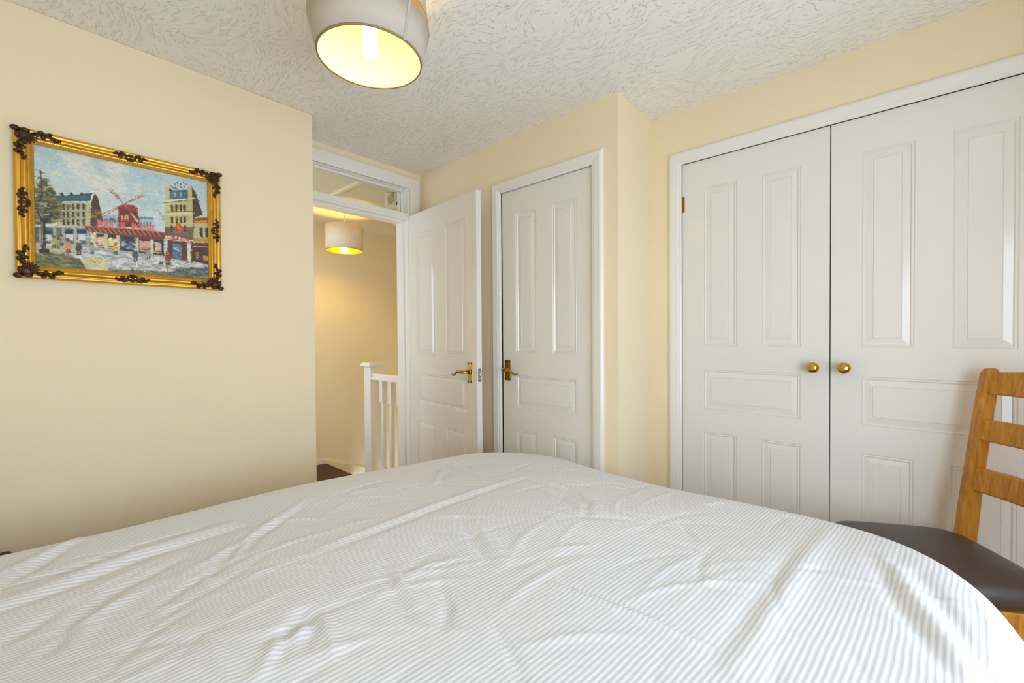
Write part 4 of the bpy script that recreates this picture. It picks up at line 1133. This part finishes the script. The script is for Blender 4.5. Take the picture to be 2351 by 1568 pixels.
def duvet_mat():
    m = mat('striped_white_cotton', (236, 235, 235), 0.75, spec=0.2); t = NT(m)
    u = t.n('ShaderNodeUVMap', uv_map='weave'); sp = t.n('ShaderNodeSeparateXYZ'); t.l(u.outputs[0], sp.inputs[0])
    nd = t.n('ShaderNodeTexNoise', Scale=6.0, Detail=2.0); t.l(u.outputs[0], nd.inputs['Vector'])
    x = t.math('ADD', sp.outputs[0], t.math('MULTIPLY', nd.outputs[0], 0.012))
    s_ = t.math('SINE', t.math('MULTIPLY', x, 2 * math.pi / 0.0103))
    f = t.math('ADD', t.math('MULTIPLY', s_, 0.5), 0.5)
    t.l(t.ramp(f, [(0.25, s2l((214, 214, 218))), (0.7, s2l((237, 238, 242)))]), t.b.inputs['Base Color'])
    t.l(t.math('ADD', t.math('MULTIPLY', f, -0.3), 0.85), t.b.inputs['Roughness'])
    fine = t.n('ShaderNodeTexNoise', Scale=45.0, Detail=3.0); t.l(u.outputs[0], fine.inputs['Vector'])
    t.bump(t.math('ADD', t.math('MULTIPLY', f, 0.6), fine.outputs[0]), 0.25, 0.0022)
    return m
DV = link('duvet', me, duvet_mat()); DV.location = (OX, OY, 0)
so = DV.modifiers.new('thickness', 'SOLIDIFY'); so.thickness = 0.012; so.offset = -1
tag(DV, 'rumpled white duvet with fine woven stripes spread over the bed', 'duvet')

BED = link('bed', None); BED.location = (OX, OY, 0); BED.rotation_euler = (0, 0, -ROT)
tag(BED, 'double bed with white sheeted mattress under the striped duvet', 'bed')
Ri = Matrix.Rotation(ROT, 3, 'Z')
def bl(u, v):                                # bed frame coords -> local of BED
    w_ = Vector((u * cR + v * sR - OX, -u * sR + v * cR - OY, 0)); w_ = Ri @ w_
    return w_.x, w_.y
a = bl(BU0 + 0.04, -0.80); b = bl(BU1 - 0.06, BV1 - 0.06)
boxobj('divan_base', (a[0] + 0.02, b[0] - 0.02, a[1], b[1] - 0.05, 0.09, 0.34), vary(mat('divan_fabric', (206, 196, 184), 0.9), 0.03, 30), BED, bev=0.02)
boxobj('mattress', (a[0] + 0.02, b[0] - 0.015, a[1], b[1] - 0.06, 0.34, 0.60), SHEET, BED, bev=0.045, seg=4)
for x in (a[0] + 0.1, b[0] - 0.1):
    for y in (a[1] + 0.1, b[1] - 0.15):
        boxobj('leg', (x - 0.025, x + 0.025, y - 0.025, y + 0.025, 0, 0.09), DWOOD, BED)
boxobj('headboard', (a[0], b[0], a[1] - 0.06, a[1], 0.2, 0.95), DWOOD, BED, bev=0.015)

# ------------------------------------------------------------------ bedside cabinet
BC = link('bedside_cabinet', None); BC.location = (-2.09, -0.29, 0)
tag(BC, 'dark wooden bedside cabinet between the bed and the cream wall', 'cabinet')
boxobj('cabinet_body', (-0.125, 0.120, -0.20, 0.20, 0.04, 0.500), DWOOD, BC, bev=0.004)
boxobj('cabinet_top', (-0.14, 0.145, -0.22, 0.225, 0.500, 0.526), DWOOD, BC, bev=0.011, seg=4)
for k, (z0, z1) in enumerate(((0.30, 0.485), (0.08, 0.28))):
    dr = boxobj('drawer', (0.120, 0.132, -0.18, 0.18, z0, z1), DWOOD, BC, bev=0.003)
    bm = bmesh.new(); lathe(bm, [(0.006, 0), (0.006, 0.012), (0.013, 0.018), (0.012, 0.024), (0.001, 0.027)], 16)
    bmesh.ops.transform(bm, matrix=Matrix.Translation((0.132, 0, (z0 + z1) / 2)) @ Matrix.Rotation(math.radians(90), 4, 'Y'), verts=bm.verts[:]); link('knob', mesh('knob', bm, True), BRASS, dr)

# ------------------------------------------------------------------ dining chair
CH_ = link('dining_chair', None); CH_.location = (0.275, 1.976, 0); CH_.rotation_euler = (0, 0, math.radians(120.7))
tag(CH_, 'honey oak ladder-back chair with dark brown leather seat by the wardrobe', 'chair')
def bar(bm, pts, wx, wy, bev=0.006):
    """rectangular section swept along pts (z rising): wx in x, wy in y"""
    rings = []
    for i, (x, y, z) in enumerate(pts):
        k = wx[i] if hasattr(wx, '__len__') else wx; m_ = wy[i] if hasattr(wy, '__len__') else wy
        c = min(bev, k * .45, m_ * .45)
        rings.append([bm.verts.new((x + a_, y + b_, z)) for a_, b_ in ((-k / 2 + c, -m_ / 2), (k / 2 - c, -m_ / 2), (k / 2, -m_ / 2 + c), (k / 2, m_ / 2 - c), (k / 2 - c, m_ / 2), (-k / 2 + c, m_ / 2), (-k / 2, m_ / 2 - c), (-k / 2, -m_ / 2 + c))])
    for a_, b_ in zip(rings, rings[1:]):
        for i in range(8): bm.faces.new((a_[i], a_[(i + 1) % 8], b_[(i + 1) % 8], b_[i]))
    bm.faces.new(rings[0]); bm.faces.new(rings[-1])
    return bm
def post_y(z): return 0.0 if z < 0.5 else -0.071 * ((z - 0.5) / 0.6) ** 1.15
for s in (-1, 1):
    bm = bmesh.new()
    zs = [0.0, 0.25, 0.5, 0.62, 0.75, 0.88, 1.01, 1.086, 1.106, 1.116, 1.119]
    bar(bm, [(s * 0.185, post_y(z) - (0.03 * (0.5 - z) if z < 0.5 else 0), z) for z in zs], [0.036] * 7 + [0.036, 0.034, 0.028, 0.018], [0.04, 0.05, 0.055, 0.052, 0.048, 0.046, 0.044, 0.042, 0.038, 0.030, 0.018], 0.006)
    link('back_post', mesh('back_post', bm), OAK, CH_)
    bm = bmesh.new(); bar(bm, [(s * 0.185, 0.385, z) for z in (0, 0.2, 0.48)], [0.034, 0.04, 0.045], [0.034, 0.04, 0.045]); link('front_leg', mesh('front_leg', bm), OAK, CH_)
    bm = bmesh.new(); box(bm, s * 0.185 - 0.01, s * 0.185 + 0.01, 0.02, 0.385, 0.425, 0.492, bev=0.003); link('side_apron', mesh('side_apron', bm), OAK, CH_)
bm = bmesh.new(); box(bm, -0.17, 0.17, 0.375, 0.395, 0.425, 0.492, bev=0.003); link('front_apron', mesh('front_apron', bm), OAK, CH_)
bm = bmesh.new(); box(bm, -0.18, 0.18, -0.01, 0.01, 0.425, 0.492, bev=0.003); link('back_apron', mesh('back_apron', bm), OAK, CH_)
for zc, hgt in ((1.068, 0.072), (0.910, 0.072), (0.742, 0.080)):
    bm = bmesh.new(); n = 14; rows = []
    for i in range(n + 1):
        x = -0.171 + 0.342 * i / n; bow = -0.030 * (1 - (x / 0.171) ** 2)
        ring = []
        for dz_, th in ((-hgt / 2, .007), (-hgt / 2 + .005, .0105), (hgt / 2 - .005, .0105), (hgt / 2, .007)):
            ring.append((x, post_y(zc + dz_) + bow + th + 0.002, zc + dz_ + (0.012 * (1 - (x / 0.171) ** 2) if dz_ > 0 and zc > 1 else 0)))
        for dz_, th in ((hgt / 2, .007), (hgt / 2 - .005, .0105), (-hgt / 2 + .005, .0105), (-hgt / 2, .007)):
            ring.append((x, post_y(zc + dz_) + bow - th + 0.002, zc + dz_ + (0.012 * (1 - (x / 0.171) ** 2) if dz_ > 0 and zc > 1 else 0)))
        rows.append([bm.verts.new(p) for p in ring])
    for a_, b_ in zip(rows, rows[1:]):
        for i in range(8): bm.faces.new((a_[i], a_[(i + 1) % 8], b_[(i + 1) % 8], b_[i]))
    bm.faces.new(rows[0]); bm.faces.new(rows[-1])
    link('back_slat', mesh('back_slat', bm), OAK, CH_)
# padded seat: rounded trapezoid with crowned top
bm = bmesh.new(); n = 64; rings = []
def seat_out(a, k):
    c_, s_ = math.cos(a), math.sin(a); e_ = 2 / 5.0
    x = math.copysign(abs(c_) ** e_, c_); y = math.copysign(abs(s_) ** e_, s_)
    half = 0.200 + 0.010 * (y + 1) / 2
    return x * half * k, 0.232 + y * 0.208 * k
for k, z in ((0.90, 0.485), (0.975, 0.490), (1.0, 0.502), (1.0, 0.522), (0.975, 0.538), (0.92, 0.548), (0.8, 0.556), (0.6, 0.562), (0.35, 0.566), (0.12, 0.567)):
    rings.append([bm.verts.new((*seat_out(2 * math.pi * i / n, k), z)) for i in range(n)])
for a_, b_ in zip(rings, rings[1:]):
    for i in range(n): bm.faces.new((a_[i], a_[(i + 1) % n], b_[(i + 1) % n], b_[i]))
bm.faces.new(rings[0]); bm.faces.new(rings[-1])
o = link('seat', mesh('seat', bm, True), LEATHER, CH_); o.location.z = 0.013
